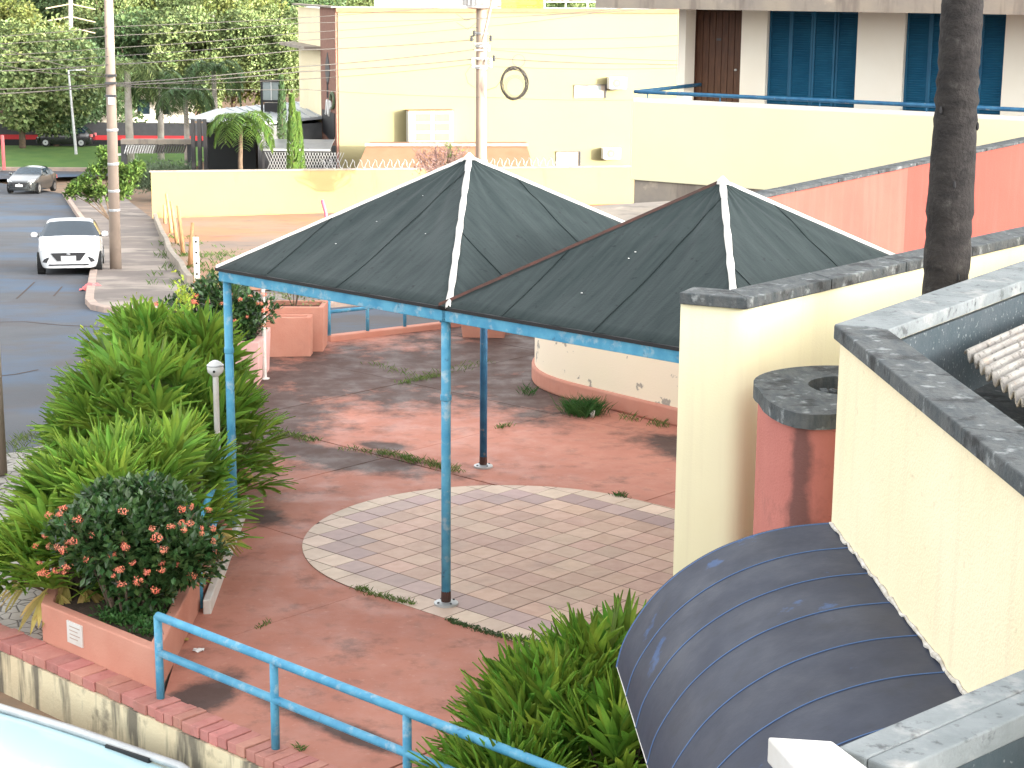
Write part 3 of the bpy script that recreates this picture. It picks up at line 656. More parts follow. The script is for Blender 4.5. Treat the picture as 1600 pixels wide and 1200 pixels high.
Rm = random.Random(3); fl = []
for k in range(61):
    t = k / 60 * 3.7; q = K + d1 * t - n1 * .006; fl.append((q.x, q.y, 2.492 + Rm.uniform(-.012, .012)))
MB().tube(fl, [Rm.uniform(.006, .017) for _ in fl], 6).build('mortar_joint', 'mortar_white', aw)
# parapet next to the viewpoint
A_, B_ = Vector((.93, 4.765)), Vector((1.65, 5.40)); dd = (B_ - A_).normalized(); nm = Vector((dd.y, -dd.x))
fpw = thing('near_parapet', 'weathered pale concrete parapet with a white end cap, nearest to the viewer', 'wall', (A_.x, A_.y, 0))
MB().prism([tuple(A_ + nm * .02), tuple(A_ + dd * 4 + nm * .02), tuple(A_ + dd * 4 + nm * .20), tuple(A_ + nm * .20)], 1.2, 3.318).build('wall_face', 'speckle', fpw)
for k in range(3):
    MB().prism([tuple(A_ + dd * (k * 1.4 + (.003 if k else 0))), tuple(A_ + dd * (k + 1) * 1.4), tuple(A_ + dd * (k + 1) * 1.4 + nm * .098), tuple(A_ + dd * (k * 1.4 + (.003 if k else 0)) + nm * .098)], 3.32, 3.40).build('coping_stone', 'coping_pale', fpw, bevel=.006)
    MB().prism([tuple(A_ + dd * (k * 1.4 + .003) + nm * .101), tuple(A_ + dd * (k + 1) * 1.4 + nm * .101), tuple(A_ + dd * (k + 1) * 1.4 + nm * .205), tuple(A_ + dd * (k * 1.4 + .003) + nm * .205)], 3.32, 3.398).build('coping_stone', 'coping_pale', fpw, bevel=.006)
cpq = [(.735, 4.80), (.915, 4.775), (1.0, 4.55), (.80, 4.52)]
MB().prism(cpq, 3.335, 3.415).build('end_cap', 'white_paint', fpw, bevel=.008)
MB().prism([(.77, 4.77), (.90, 4.75), (.97, 4.57), (.83, 4.55)], 1.2, 3.335).build('end_post', 'white_paint', fpw)
# curved cream wall behind the dance floor
cwp = [(3.0, 28.4), (1.5, 27.6), (.75, 26.7), (.40, 25.8), (.32, 25.15), (.42, 24.55), (.72, 24.0), (1.25, 23.38), (2.14, 22.38), (3.3, 21.1), (4.6, 23.5)]
cc = Vector((2.2, 25.2))
cwt = thing('curved_building', 'low curved cream building with peeling paint and pink plinth behind the dance floor', 'building', (2, 25, 0))
def smoothp(p, n=4):
    out = []
    for i in range(len(p) - 1):
        p0, p1, p2, p3 = [Vector(p[max(0, min(len(p) - 1, k))]) for k in (i - 1, i, i + 1, i + 2)]
        for k in range(n):
            t = k / n; out.append(.5 * (2 * p1 + (p2 - p0) * t + (2 * p0 - 5 * p1 + 4 * p2 - p3) * t * t + (3 * p1 - p0 - 3 * p2 + p3) * t ** 3))
    return out + [Vector(p[-1])]
sp_ = smoothp(cwp[:10]) + [Vector((4.6, 23.5))]
MB().prism([tuple(p) for p in sp_], .0, 2.15).build('wall_face', 'cream_patchy', cwt, smooth='angle')
MB().prism([tuple(cc + (p - cc) * 1.022) for p in sp_], .0, .24).build('plinth', 'pink', cwt, bevel=.03)
MB().prism([tuple(cc + (p - cc) * 1.03) for p in sp_], 2.152, 2.2).build('roof_edge', 'concrete', cwt)
# balcony building
bb = thing('balcony_building', 'building with yellow balcony parapet, brown door and blue louvred shutters', 'building', (2.5, 38, 0))
D0 = Vector((2.47, 38.0)); bd = Vector((.825, -.565)); bn = Vector((.565, .825))   # along the balcony, and inwards
def bx(s, n_, z): q = D0 + bd * s + bn * n_; return Vector((q.x, q.y, z))
def bslab(name, mat, s0, s1, n0, n1_, z0, z1, parent=None, bevel=0): 
    return MB().prism([tuple(bx(s0, n0, 0)[:2]), tuple(bx(s1, n0, 0)[:2]), tuple(bx(s1, n1_, 0)[:2]), tuple(bx(s0, n1_, 0)[:2])], z0, z1).build(name, mat, parent or bb, bevel=bevel)
bslab('parapet', 'yellow_bright', 0, 14, 0, .18, 1.50, 3.13, bevel=.01)
bslab('parapet_end', 'yellow_bright', .0, .18, .182, 2.0, 1.50, 3.125)
bslab('parapet_cap', 'wall_white', 0.01, 14, .01, .17, 3.132, 3.20)
bslab('base_wall', 'concrete', .05, 14, .05, 1.9, -3.0, 1.498)
bslab('floor', 'concrete', .2, 14, .2, 2.2, 2.6, 2.75)
WN = 2.1                                      # the facade stands behind the balcony
def px_s(px, n_=WN):                          # distance along the facade of a sighted upright
    k = (px - 804) / 2820.0 * .977; P0 = D0 + bn * n_; return (k * 1.0 * P0.y - P0.x) / (bd.x - k * bd.y)
ZT = 5.02
edges = [(1085, 1160, 'door'), (1200, 1342, 'win'), (1416, 1574, 'win'), (1640, 1800, 'win')]
prev = px_s(1066)
MB().prism([tuple(bx(prev, WN, 0)[:2]), tuple(bx(prev + .12, WN - .35, 0)[:2]), tuple(bx(prev + .3, WN - .35, 0)[:2]), tuple(bx(prev + .34, WN, 0)[:2])], 2.75, ZT).build('door_pier', 'wall_white', bb)
for (x0, x1, kind) in edges:
    s0, s1 = px_s(x0), px_s(x1)
    bslab('wall_pier', 'wall_white', prev, s0, WN, WN + .25, 2.75, ZT); prev = s1
    if kind == 'door':
        dr_ = bslab('door', 'wood_door', s0, s1, WN + .10, WN + .14, 2.76, ZT - .03)
        nb = 7
        for k in range(nb):
            w_ = (s1 - s0 - .08) / nb; bslab('door_plank', 'wood_door', s0 + .04 + k * w_ + .006, s0 + .04 + (k + 1) * w_ - .006, WN + .075, WN + .099, 2.78, ZT - .07, dr_, bevel=.004)
        bslab('door_frame', 'wood_door', s0, s0 + .045, WN + .02, WN + .10, 2.76, ZT - .02, dr_); bslab('door_frame', 'wood_door', s1 - .045, s1, WN + .02, WN + .10, 2.76, ZT - .02, dr_)
        bslab('number_plate', 'dark_grey', (s0 + s1) / 2 - .05, (s0 + s1) / 2 + .06, WN + .068, WN + .0745, 4.35, 4.40, dr_)
        m_ = MB().lathe(bx(s1 - .14, WN + .06, 3.72), [(.01, 0), (.03, .01), (.03, .04), (.01, .05)], 10).build('door_knob', 'galvanised', dr_)
    else:
        wn = bslab('shutter', 'shutter', s0, s1, WN + .16, WN + .20, 3.0, ZT - .02)
        bslab('sill', 'wall_white', s0, s1, WN, WN + .25, 2.75, 2.998)
        for k in range(4):
            w_ = (s1 - s0) / 4; a0 = s0 + k * w_; a1 = a0 + w_; nn_ = WN + (.08 if k in (1, 2) else .11)
            mb = MB()
            for (q0, q1, z0_, z1_) in ((a0 + .004, a0 + .05, 3.01, ZT - .03), (a1 - .05, a1 - .004, 3.01, ZT - .03)):
                mb.prism([tuple(bx(q0, nn_, 0)[:2]), tuple(bx(q1, nn_, 0)[:2]), tuple(bx(q1, nn_ + .04, 0)[:2]), tuple(bx(q0, nn_ + .04, 0)[:2])], z0_, z1_)
            lf = mb.build('shutter_leaf', 'shutter', wn)
            mb = MB(); z = 3.05
            while z < ZT - .09:
                a, b = bx(a0 + .05, nn_ + .02, z), bx(a1 - .05, nn_ + .02, z); up_ = Vector((0, 0, .028)) ; iw = Vector((bn.x, bn.y, 0)) * .016
                mb.raw([a - iw - up_ * .6, b - iw - up_ * .6, b + iw + up_ * .6, a + iw + up_ * .6, a - iw - up_ * .6 + Vector((0, 0, .007)), b - iw - up_ * .6 + Vector((0, 0, .007)), b + iw + up_ * .6 + Vector((0, 0, .007)), a + iw + up_ * .6 + Vector((0, 0, .007))],
                       [(0, 1, 2, 3), (7, 6, 5, 4), (0, 4, 5, 1), (2, 6, 7, 3)]); z += .048
            sl_ = mb.build('louvres', 'shutter', lf); sl_['kind'] = 'stuff'
bslab('wall_pier', 'wall_white', prev, 14, WN, WN + .25, 2.75, ZT)
bslab('roof_slab', 'concrete', px_s(1000), 14, .25, 6, ZT + .002, 5.9)
bslab('back_wall', 'wall_white', px_s(1066), 14, WN + .3, 6, -3, ZT)
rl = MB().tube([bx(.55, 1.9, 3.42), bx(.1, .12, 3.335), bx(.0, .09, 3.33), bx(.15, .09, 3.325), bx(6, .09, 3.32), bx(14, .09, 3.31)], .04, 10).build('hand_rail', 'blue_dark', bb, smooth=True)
for s in (.3, 2.0, 4.2, 6.4, 8.6): 
    p = bx(s, .09, 3.13); MB().tube([p, p + Vector((0, 0, .2))], .014, 6).build('rail_support', 'blue_dark', rl)
# pink stair wall
pw = coped_wall('pink_stair_wall', 'salmon red wall with dark sloping coping between canopy and yellow balcony', [(3.1, 23.8), (9.6, 31.0)], 2.72, .25, 'pink_wall', cw=.31, ch=.05, z0=-1)
for o in [o for o in bpy.data.objects if o.parent == pw]:
    for v in o.data.vertices:
        if v.co.z > 2: v.co.z += .06 * max(0, v.co.x)
fa, fb = Vector((3.1, 23.8)), Vector((9.6, 31.0)); fdv = (fb - fa).normalized(); fnv = Vector((fdv.y, -fdv.x)); pe = fa + fdv * 4.1
MB().prism([tuple(fa), tuple(pe), tuple(pe + fnv * .004), tuple(fa + fnv * .004)], -1, lambda x, y: 2.71 + .06 * max(0, x - 3.1)).build('faded_coat', 'pink_faded', pw)
# ================================================================ BEYOND THE SIDE STREET
def wall_between(name, label, a, b, z0, z1, th, mat, cat='wall'):
    r = thing(name, label, cat, (a[0], a[1], z0)); d = (Vector(b) - Vector(a)).normalized(); n_ = Vector((-d.y, d.x)) * th
    MB().prism([tuple(a), tuple(b), tuple(Vector(b) + n_), tuple(Vector(a) + n_)], z0, z1).build('wall_face', mat, r)
    return r, d, n_
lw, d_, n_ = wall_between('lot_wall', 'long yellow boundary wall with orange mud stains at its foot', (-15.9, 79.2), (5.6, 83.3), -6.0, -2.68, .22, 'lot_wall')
MB().prism([(-15.95, 79.16), (5.6, 83.26), (5.55, 83.56), (-16.0, 79.46)], -2.678, -2.62).build('wall_cap', 'concrete', lw)
rzw = MB(); pts = []
for k in range(900):
    t = k / 899; x = -8.6 + t * 11.2; a = k / 899 * 2 * math.pi * 34; y = 79.4 + (x + 15.9) * .1907
    pts.append((x + .02 * math.sin(a * 3), y + .17 * math.cos(a), -2.42 + .19 * math.sin(a)))
tag(rzw.tube(pts, .012, 4).build('razor_wire', 'galvanised'), 'coil of razor wire along the top of the yellow boundary wall', 'wire')
lk = ribbon([(-8.1, 44.75), (-8.6, 46.8), (-9.2, 49.6), (-10.0, 52.8), (-10.75, 56), (-11.9, 61.5), (-12.7, 65), (-14, 71), (-15.1, 76), (-15.7, 78.8)], .16, -.05, .32, 'low_lot_wall', 'concrete', None)
tag(lk, 'low concrete edging wall between vacant lot and pavement', 'wall')
stk = [(258, 318, 350, 76), (268, 300, 365, 69), (277, 315, 385, 62), (287, 330, 412, 56), (297, 350, 424, 51)]
txt = ['farthest, by the yellow wall', 'second from the yellow wall', 'third from the yellow wall', 'fourth from the yellow wall', 'nearest the concrete post']
for k, (px, y0, y1, Y) in enumerate(stk):
    p = aY(px, y1, Y); z0 = gz(Y) - .05; h = (y1 - y0) / 2820 * Y; lean = RN.uniform(-.18, .12)
    o = MB().tube([(p.x, p.y, z0), (p.x + lean * .4, p.y, z0 + h * .5), (p.x + lean, p.y, z0 + h)], [.075, .065, .05], 7).build('fence_stake', 'wood_stake', smooth=True)
    tag(o, 'rough wooden fence stake in the vacant lot, ' + txt[k], 'stake', 'old fence stakes')
p = aY(308, 440, 46.2); cp = thing('concrete_post', 'pale concrete fence post with holes at the near lot corner', 'post', (p.x, p.y, gz(46.2)))
MB().box((p.x, p.y, gz(46.2) + .55), (.15, .12, 1.2), .2).build('shaft', 'wall_white', cp, bevel=.01)
for k in range(4): MB().tube([(p.x + .01, p.y - .07, gz(46.2) + .2 + k * .28), (p.x + .01, p.y - .055, gz(46.2) + .2 + k * .28)], .028, 8).build('hole', 'black', cp)
p = aY(508, 335, 74); ps = MB().tube([(p.x + .1, 74, gz(74) - .1), (p.x + .03, 74, gz(74) + .6), (p.x - .12, 74, gz(74) + 1.15)], .07, 8).build('pink_pipe', 'pink_plastic', smooth=True)
tag(ps, 'bright pink plastic pipe standing in the dirt lot', 'pipe')

# cream building
cr = thing('cream_building', 'large cream building with brown corner strip and wall-mounted air conditioners', 'building', (-9.1, 95, -6))
F0 = Vector((-9.14, 95)); F1 = Vector((14.5, 100.8)); fd = (F1 - F0).normalized(); fnn = Vector((-fd.y, fd.x)); S1 = Vector((-12.45, 106.2)); sd_ = (S1 - F0).normalized(); sn = Vector((sd_.y, -sd_.x)); sn = sn if sn.x < 0 else -sn
ZR = 4.02
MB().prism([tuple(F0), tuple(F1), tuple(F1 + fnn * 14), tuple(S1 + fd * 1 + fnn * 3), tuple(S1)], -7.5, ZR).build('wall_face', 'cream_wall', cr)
MB().prism([tuple(F0 - fnn * .12 - fd * .1), tuple(F1 - fnn * .12), tuple(F1 + fnn * .3), tuple(F0 + fnn * .3 - fd * .1)], ZR + .002, ZR + .22).build('roof_trim', 'brown_roof', cr)
MB().prism([tuple(F0 + fnn * .31), tuple(F1 + fnn * .31), tuple(F1 + fnn * 14), tuple(S1 + fnn * 3 + fd), tuple(S1 + fd * .3)], ZR + .002, ZR + .1).build('roof', 'metal_roof', cr)
q0 = F0 + sd_ * .05; q1 = F0 + sd_ * 4.4
MB().prism([tuple(q0), tuple(q1), tuple(q1 + sn * .12), tuple(q0 + sn * .12)], -7.5, ZR + .2).build('brick_strip', 'brown_brick', cr)
q2 = S1
MB().prism([tuple(q1), tuple(q2), tuple(q2 + sn * .05), tuple(q1 + sn * .05)], -7.5, ZR + .1).build('side_wall', 'yellow_light', cr)
MB().prism([tuple(q1 + sn * .06), tuple(q2 + sd_ * 1.0 + sn * .06), tuple(q2 + sd_ + sn * 1.0), tuple(q1 + sn * 1.0)], 1.95, 2.12).build('concrete_ledge', 'concrete', cr)
MB().prism([tuple(F0 - sd_ * .1), tuple(S1 + sd_ * .3), tuple(S1 + sd_ * .3 + sn * .35), tuple(F0 + sn * .35)], ZR + .21, ZR + .30).build('side_trim', 'concrete', cr)
# emblem on the brick strip: a pointed leaf on a stem over a dark plate with white curls
def on_strip(t, z, e=.14): q = F0 + sd_ * t + sn * e; return (q.x, q.y, z)
lfp = [(0, 1.05), (.42, .35), (.5, -.2), (.22, -.75), (0, -.95), (-.22, -.75), (-.5, -.2), (-.42, .35)]
em = MB().poly([on_strip(2.3 + x * 1.2, 1.0 + z * .85) for x, z in lfp]).build('emblem_leaf', 'dark_grey', cr, solid=.03)
MB().bar(on_strip(2.3, .35), on_strip(2.3, -.5), .12, .05).build('emblem_stem', 'dark_grey', em)
MB().poly([on_strip(.5, -1.2), on_strip(4.0, -1.2), on_strip(4.0, -2.4), on_strip(1.4, -2.75), on_strip(.5, -2.4)]).build('emblem_plate', 'black', cr, solid=.03)
MB().tube([on_strip(1.2 + 1.4 * (k / 12), -1.0 + .38 * math.sin(k * .9), .18) for k in range(13)], .09, 6).build('emblem_scroll', 'plastic_white', cr)
MB().tube([on_strip(.9 + .5 * math.cos(k * .5), -.55 + .4 * math.sin(k * .5), .18) for k in range(11)], .08, 6).build('emblem_scroll', 'leaf_sage', cr)
def fs_(px): k = (px - 803) / 2820 * .978; return (k * F0.y - F0.x) / (fd.x - k * fd.y)
def fz(px, py): q = F0 + fd * fs_(px); return aY(px, py, q.y).z
def fbox(name, mat, px0, px1, py0, py1, depth, parent, out=0.0, bevel=0):
    s0, s1 = fs_(px0), fs_(px1); z1, z0 = fz((px0 + px1) / 2, py0), fz((px0 + px1) / 2, py1)
    a, b = F0 + fd * s0 - fnn * (out + .003), F0 + fd * s1 - fnn * (out + .003)
    return MB().prism([tuple(a), tuple(b), tuple(b - fnn * depth), tuple(a - fnn * depth)], z0, z1).build(name, mat, parent, bevel=bevel)
ac = thing('large_condenser', 'large white air conditioning box with yellow grilles on the cream wall', 'air conditioner', tuple((F0 + fd * fs_(665)).to_3d()))
fbox('casing', 'plastic_white', 632, 702, 172, 221, .75, ac, bevel=.03); fbox('top_lid', 'brown_roof', 631, 703, 170.5, 172, .8, ac); fbox('bracket', 'dark_grey', 634, 695, 221, 224, .6, ac)
for i in range(2):
    for j in range(3): fbox('grille', 'ac_grille', 643 + i * 29, 667 + i * 29, 176 + j * 15, 188 + j * 15, .02, ac, .755)
for k, (a, b, c_, d) in enumerate([(948, 975, 120, 138), (941, 968, 230, 247)]):
    t = thing('split_condenser', ['small white air conditioner beside the upper cream wall window', 'small white air conditioner on the cream wall just above the yellow wall'][k], 'air conditioner', tuple((F0 + fd * fs_(a)).to_3d()), 'small condensers')
    fbox('casing', 'plastic_white', a, b, c_, d, .5, t, .12, .02); s_ = fs_(a + (b - a) * .42); q = F0 + fd * s_ - fnn * .63; z = fz(a + 10, (c_ + d) / 2)
    MB().tube([(q.x, q.y, z), (q.x - fnn.x * .02, q.y - fnn.y * .02, z)], .24, 18).build('fan_grille', 'ac_grille', t)
    MB().tube([(q.x - fnn.x * .021, q.y - fnn.y * .021, z), (q.x - fnn.x * .03, q.y - fnn.y * .03, z)], .06, 10).build('fan_hub', 'plastic_white', t)
    fbox('bracket', 'dark_grey', a + 4, b - 6, d, d + 1.5, .5, t)
for (a, b, c_, d) in [(897, 948, 133, 153), (870, 909, 237, 262)]:
    w = fbox('window', 'concrete', a, b, c_, d, .05, cr); fbox('pane', 'glass_pane', a + 8, b - 9, c_ + 1.5, d - 1.5, .01, w, .052)
    fbox('window_frame', 'dark_grey', b - 2, b, c_, d, .08, w, .05); fbox('window_frame', 'dark_grey', a, b, c_ - 1, c_, .08, w, .05)
# things on and behind the cream roof
def backboard(name, label, cat, px0, px1, py0, py1, Y, th, mat, group=None):
    a, b = aY(px0, py1, Y), aY(px1, py1, Y); z1 = aY(px0, py0, Y).z
    o = MB().prism([(a.x, a.y), (b.x, b.y), (b.x, b.y + th), (a.x, a.y + th)], min(a.z, b.z), z1).build(name, mat); return tag(o, label, cat, group)
ys = thing('yellow_billboard', 'plain yellow billboard above the roof of the cream building', 'billboard', tuple(aY(816, 13, 103)))
a, b = aY(783, 13, 103), aY(850, 13, 103)
MB().prism([(a.x, 103), (b.x, 103), (b.x, 103.3), (a.x, 103.3)], 4.13, 5.9).build('board', 'sign_yellow', ys)
for k, (x0, x1) in enumerate([(790, 798), (800, 813), (823, 832), (835, 846)]):
    p, q = aY(x0, 11.6, 102.98), aY(x1, 11.6, 102.98); MB().box(((p.x + q.x) / 2, 102.98, 4.28), (q.x - p.x, .02, .06)).build('faded_lettering', 'brown_roof', ys)
backboard('white_rooftop_block', 'white rooftop block behind the utility pole transformer', 'building', 585, 742, -26, 14.5, 112, 6, 'plastic_white')
rg = thing('roof_railing', 'pale metal railing on the cream building roof, right of the billboard', 'railing', tuple(aY(900, 14, 102)))
for py in (2.5, -6): MB().bar(aY(851, py, 102), aY(955, py, 102), .07, .07).build('rail', 'wall_white', rg)
for px in (851, 884, 918, 946, 955): MB().bar(aY(px, 15, 102), aY(px, -6, 102), .07, .07).build('post', 'wall_white', rg)
# brown hood roof of a gate
bh = thing('brown_gate_roof', 'brown flared gate roof against the cream wall behind razor wire', 'roof', tuple(aY(700, 258, 90)))
q = [aY(573, 227, 91.5), aY(823, 227, 92.5), aY(838, 275, 89.5), aY(553, 275, 88.5)]
tb = [p + Vector((0, 2.0, 0)) for p in q]
MB().raw(q + tb, [(0, 3, 2, 1), (4, 5, 6, 7), (0, 1, 5, 4), (1, 2, 6, 5), (2, 3, 7, 6), (3, 0, 4, 7)]).build('hood', 'brown_roof', bh)
MB().bar(aY(570, 226, 91.4), aY(825, 226, 92.4), .3, .14).build('top_board', 'concrete', bh)
# metal roofed house left of it
mh = thing('metal_roof_house', 'low dark house with white metal roof left of the cream building', 'house', tuple(aY(400, 258, 100)))
rp = [aY(295, 184, 98), aY(338, 170, 108), aY(476, 158, 110), aY(511, 181, 99), aY(395, 193, 96)]
MB().raw(rp + [p - Vector((0, 0, .14)) for p in rp], [(4, 3, 2, 1, 0), (5, 6, 7, 8, 9)] + [(i, (i + 1) % 5, (i + 1) % 5 + 5, i + 5) for i in range(5)]).build('roof', 'metal_roof', mh)
for k in range(1, 9):
    a = rp[4].lerp(rp[3], k / 9); b = rp[1].lerp(rp[2], k / 9); MB().bar(a + Vector((0, 0, .03)), b + Vector((0, 0, .03)), .06, .05).build('roof_rib', 'metal_roof', mh)
MB().bar(rp[2] + Vector((0, 0, .05)), rp[3] + Vector((0, 0, .05)), .35, .2).build('verge_flashing', 'metal_roof', mh)
a, b = rp[4] + Vector((.2, .3, 0)), rp[3] + Vector((-.05, .3, 0))
MB().prism([(a.x, a.y), (b.x, b.y), (b.x, b.y + 6), (a.x, a.y + 6)], -6.5, min(a.z, b.z) - .2).build('wall_face', 'dark_grey', mh)
MB().prism([(a.x + .02, a.y - .05), (b.x, b.y - .05), (b.x, b.y - .02), (a.x + .02, a.y - .02)], min(a.z, b.z) - 1.0, min(a.z, b.z) - .16).build('fascia', 'grey_translucent', mh)
for px in (303, 313, 322): 
    p = aY(px, 258, 97.5); MB().bar((p.x, p.y, -6.4), (p.x, p.y, aY(px, 186, 97.5).z), .2, .2).build('column', 'black', mh)
for zz in (-5.4, -4.9): MB().bar(aY(298, 240, 97.4).xy.to_3d() + Vector((0, 0, zz)), aY(330, 240, 97.4).xy.to_3d() + Vector((0, 0, zz)), .06, .06).build('guard_rail', 'galvanised', mh)
a, b = aY(322, 258, 99.5), aY(400, 258, 99.5); MB().prism([(a.x, 99.5), (b.x, 99.5), (b.x, 103), (a.x, 103)], -6.6, aY(330, 188, 99.5).z - .1).build('porch_wall', 'far_black', mh)
rb = thing('roof_sign_frame', 'black framed glass box standing on the white metal roof', 'sign', tuple(aY(424, 166, 103)))
a, b = aY(409, 166, 103), aY(439, 166, 103); zt_, zb_ = aY(409, 126, 103).z, aY(409, 158, 103).z
MB().box(((a.x + b.x) / 2, 103.2, (zt_ + zb_) / 2), (b.x - a.x - .1, .25, zt_ - zb_)).build('panel', 'glass_pane', rb)
for p in (a, b): MB().bar((p.x, 103.1, a.z - .6), (p.x, 103.1, zt_ + .1), .13, .13).build('frame_post', 'black', rb)
for z in (zt_, zb_): MB().bar((a.x, 103.05, z), (b.x, 103.05, z), .14, .12).build('frame_bar', 'black', rb)
MB().bar(((a.x + b.x) / 2, 103.04, zb_), ((a.x + b.x) / 2, 103.04, zt_), .05, .05).build('mullion', 'plastic_white', rb)
MB().box(((a.x + b.x) / 2, 103.2, zb_ - .35), (.8, .5, .5)).build('foot_box', 'black', rb)
ca = thing('car_port', 'grey translucent carport awning with lattice fence behind the yellow wall', 'carport', tuple(aY(470, 250, 92)))
pA, pB = aY(416, 222, 93), aY(520, 222, 93)
MB().grid(lambda s, t: (pA.x + (pB.x - pA.x) * s, 93 + 2.4 * t - 1.2, pA.z + .3 * math.sin(math.pi * t * .55) - .25), 6, 6).build('sheet', 'grey_translucent', ca, solid=.03)
for k in range(4):
    x = pA.x + (pB.x - pA.x) * k / 3; MB().bar((x, 91.8, -5.8), (x, 91.8, pA.z - .22), .1, .1).build('post', 'black', ca)
MB().bar((pA.x, 91.78, pA.z - .28), (pB.x, 91.78, pA.z - .28), .08, .1).build('edge_bar', 'galvanised', ca)
mb = MB()
for k in range(26):
    x = pA.x + .1 + k * .14; mb.bar((x, 91.7, -4.0), (x + .5, 91.7, -2.9), .02, .02); mb.bar((x + .5, 91.72, -4.0), (x, 91.72, -2.9), .02, .02)
lt = mb.build('lattice', 'galvanised', ca); lt['kind'] = 'stuff'
MB().box(((pA.x + pB.x) / 2, 94.6, -4.4), (pB.x - pA.x, .1, 3.2)).build('back_screen', 'far_black', ca)
# pergola gate with slats, black wall with a red band, pale house
pg = thing('pergola_gate', 'grey pergola beam with short slats left of the dark house', 'pergola', tuple(aY(240, 240, 104)))
a, b = aY(190, 221, 104), aY(300, 221, 104); MB().bar(a, b, .5, .28).build('beam', 'concrete', pg)
for k in range(24):
    p = a.lerp(b, .07 + k / 24 * .86) + Vector((0, -.1, -.42)); MB().box(p, (.05, .5, .5), 0, .35).build('slat', 'plastic_white' if k < 12 else 'grey_translucent', pg)
for t in (.03, .97): p = a.lerp(b, t); MB().bar((p.x, p.y, -6.9), (p.x, p.y, p.z - .1), .3, .3).build('post', 'dark_grey', pg)
MB().bar(a + Vector((-.6, 0, -.8)), a + Vector((.3, 0, -.7)), .12, .12).build('arm', 'plastic_white', pg)
bw = thing('black_street_wall', 'long black wall with a red stripe beyond the lawn', 'wall', (-30, 137, -6.9))
a, b = aY(-60, 230, 137), aY(330, 230, 137)
for (z0, z1, m, nm_) in ((-6.95, -6.25, 'far_black', 'lower_band'), (-6.248, -5.9, 'far_red', 'red_band'), (-5.898, -4.95, 'dark_grey', 'upper_band')):
    MB().prism([(a.x, 137), (b.x, 137), (b.x, 137.3), (a.x, 137.3)], z0 + .02, z1 + .02).build(nm_, m, bw)
phs = thing('pale_house', 'pale house glimpsed under the trees behind the black wall', 'house', tuple(aY(200, 200, 150)))
a, b = aY(118, 200, 150), aY(285, 200, 150)
MB().prism([(a.x, 150), (b.x, 150), (b.x, 156), (a.x, 156)], -6.9, -3.4).build('wall_face', 'wall_white', phs)
MB().raw([(a.x - .4, 149.5, -3.4), (b.x + .4, 149.5, -3.4), (b.x + .4, 153, -2.2), (a.x - .4, 153, -2.2), (a.x - .4, 149.5, -3.5), (b.x + .4, 149.5, -3.5), (b.x + .4, 153, -2.3), (a.x - .4, 153, -2.3)], [(0, 1, 2, 3), (7, 6, 5, 4), (0, 4, 5, 1), (3, 2, 6, 7), (0, 3, 7, 4), (1, 5, 6, 2)]).build('roof', 'brown_roof', phs)
for px in (135, 160, 225, 255):
    p = aY(px, 185, 149.9); w = MB().box((p.x, 149.97, -4.6), (1.0, .1, 1.2)).build('window', 'glass_dark', phs)
p = aY(75, 20, 176); hr = thing('hill_house', 'pale gabled roof showing above the big left tree', 'house', (aY(8, 30, 172).x, 172, 0))
p = aY(8, 38, 172); MB().raw([(p.x - 3, 172, p.z - 4), (p.x + 3.2, 172, p.z - 4), (p.x + 3.2, 172, p.z - .4), (p.x + .2, 172, p.z + 1.6), (p.x - 3, 172, p.z - .4), (p.x - 3, 178, p.z - 4), (p.x + 3.2, 178, p.z - 4), (p.x + 3.2, 178, p.z - .4), (p.x + .2, 178, p.z + 1.6), (p.x - 3, 178, p.z - .4)],
    [(0, 1, 2, 3, 4), (9, 8, 7, 6, 5), (0, 5, 6, 1), (1, 6, 7, 2), (2, 7, 8, 3), (3, 8, 9, 4), (4, 9, 5, 0)]).build('gable_wall', 'wall_white', hr)
p = aY(143, 100, 140); bt = thing('blue_tarp', 'blue peaked tarp among the trees right of the left pole', 'tarp', (p.x, 140, 0))
MB().raw([aY(136, 108, 140), aY(152, 108, 140), aY(144, 90, 142), aY(152, 108, 144), aY(136, 108, 144)], [(0, 1, 2), (1, 3, 2), (3, 4, 2), (4, 0, 2)]).build('sheet', 'blue_sheet', bt)
MB().bar(aY(144, 118, 139.9), aY(144, 95, 139.9), .1, .1).build('mast', 'wall_white', bt)
rp_ = aY(6, 258, 121); o = MB().tube([(rp_.x, 121, -6.9), (rp_.x, 121, -4.6)], .12, 8).build('marker_post', 'litter_red'); tag(o, 'red and white marker post at the far road edge, far left', 'post')
# unseen blocks added behind the viewpoint to keep the low sun off the plaza
ab = thing('shade_block', 'unseen windowed block added behind the viewpoint to shade the plaza', 'building', (60, -25, 0))
for (x0, x1, zt_) in SHADE:
    MB().box(((x0 + x1) / 2, -25, zt_ / 2 - 1.5), (x1 - x0, 10, zt_ + 3)).build('block_wall', 'wall_white', ab)
    MB().box(((x0 + x1) / 2, -25, zt_ + .3), (x1 - x0 - .6, 9.4, .596)).build('roof_parapet', 'concrete', ab)
    for fl_ in range(5):
        for k in range(9):
            wx = x0 + (k + .5) * (x1 - x0) / 9; wz = .6 + fl_ * 3.1
            w_ = MB().box((wx, -19.98, wz), (1.8, .1, 1.3)).build('window', 'glass_dark', ab); MB().box((wx, -19.9, wz - .7), (2.1, .3, .09)).build('sill', 'concrete', w_)

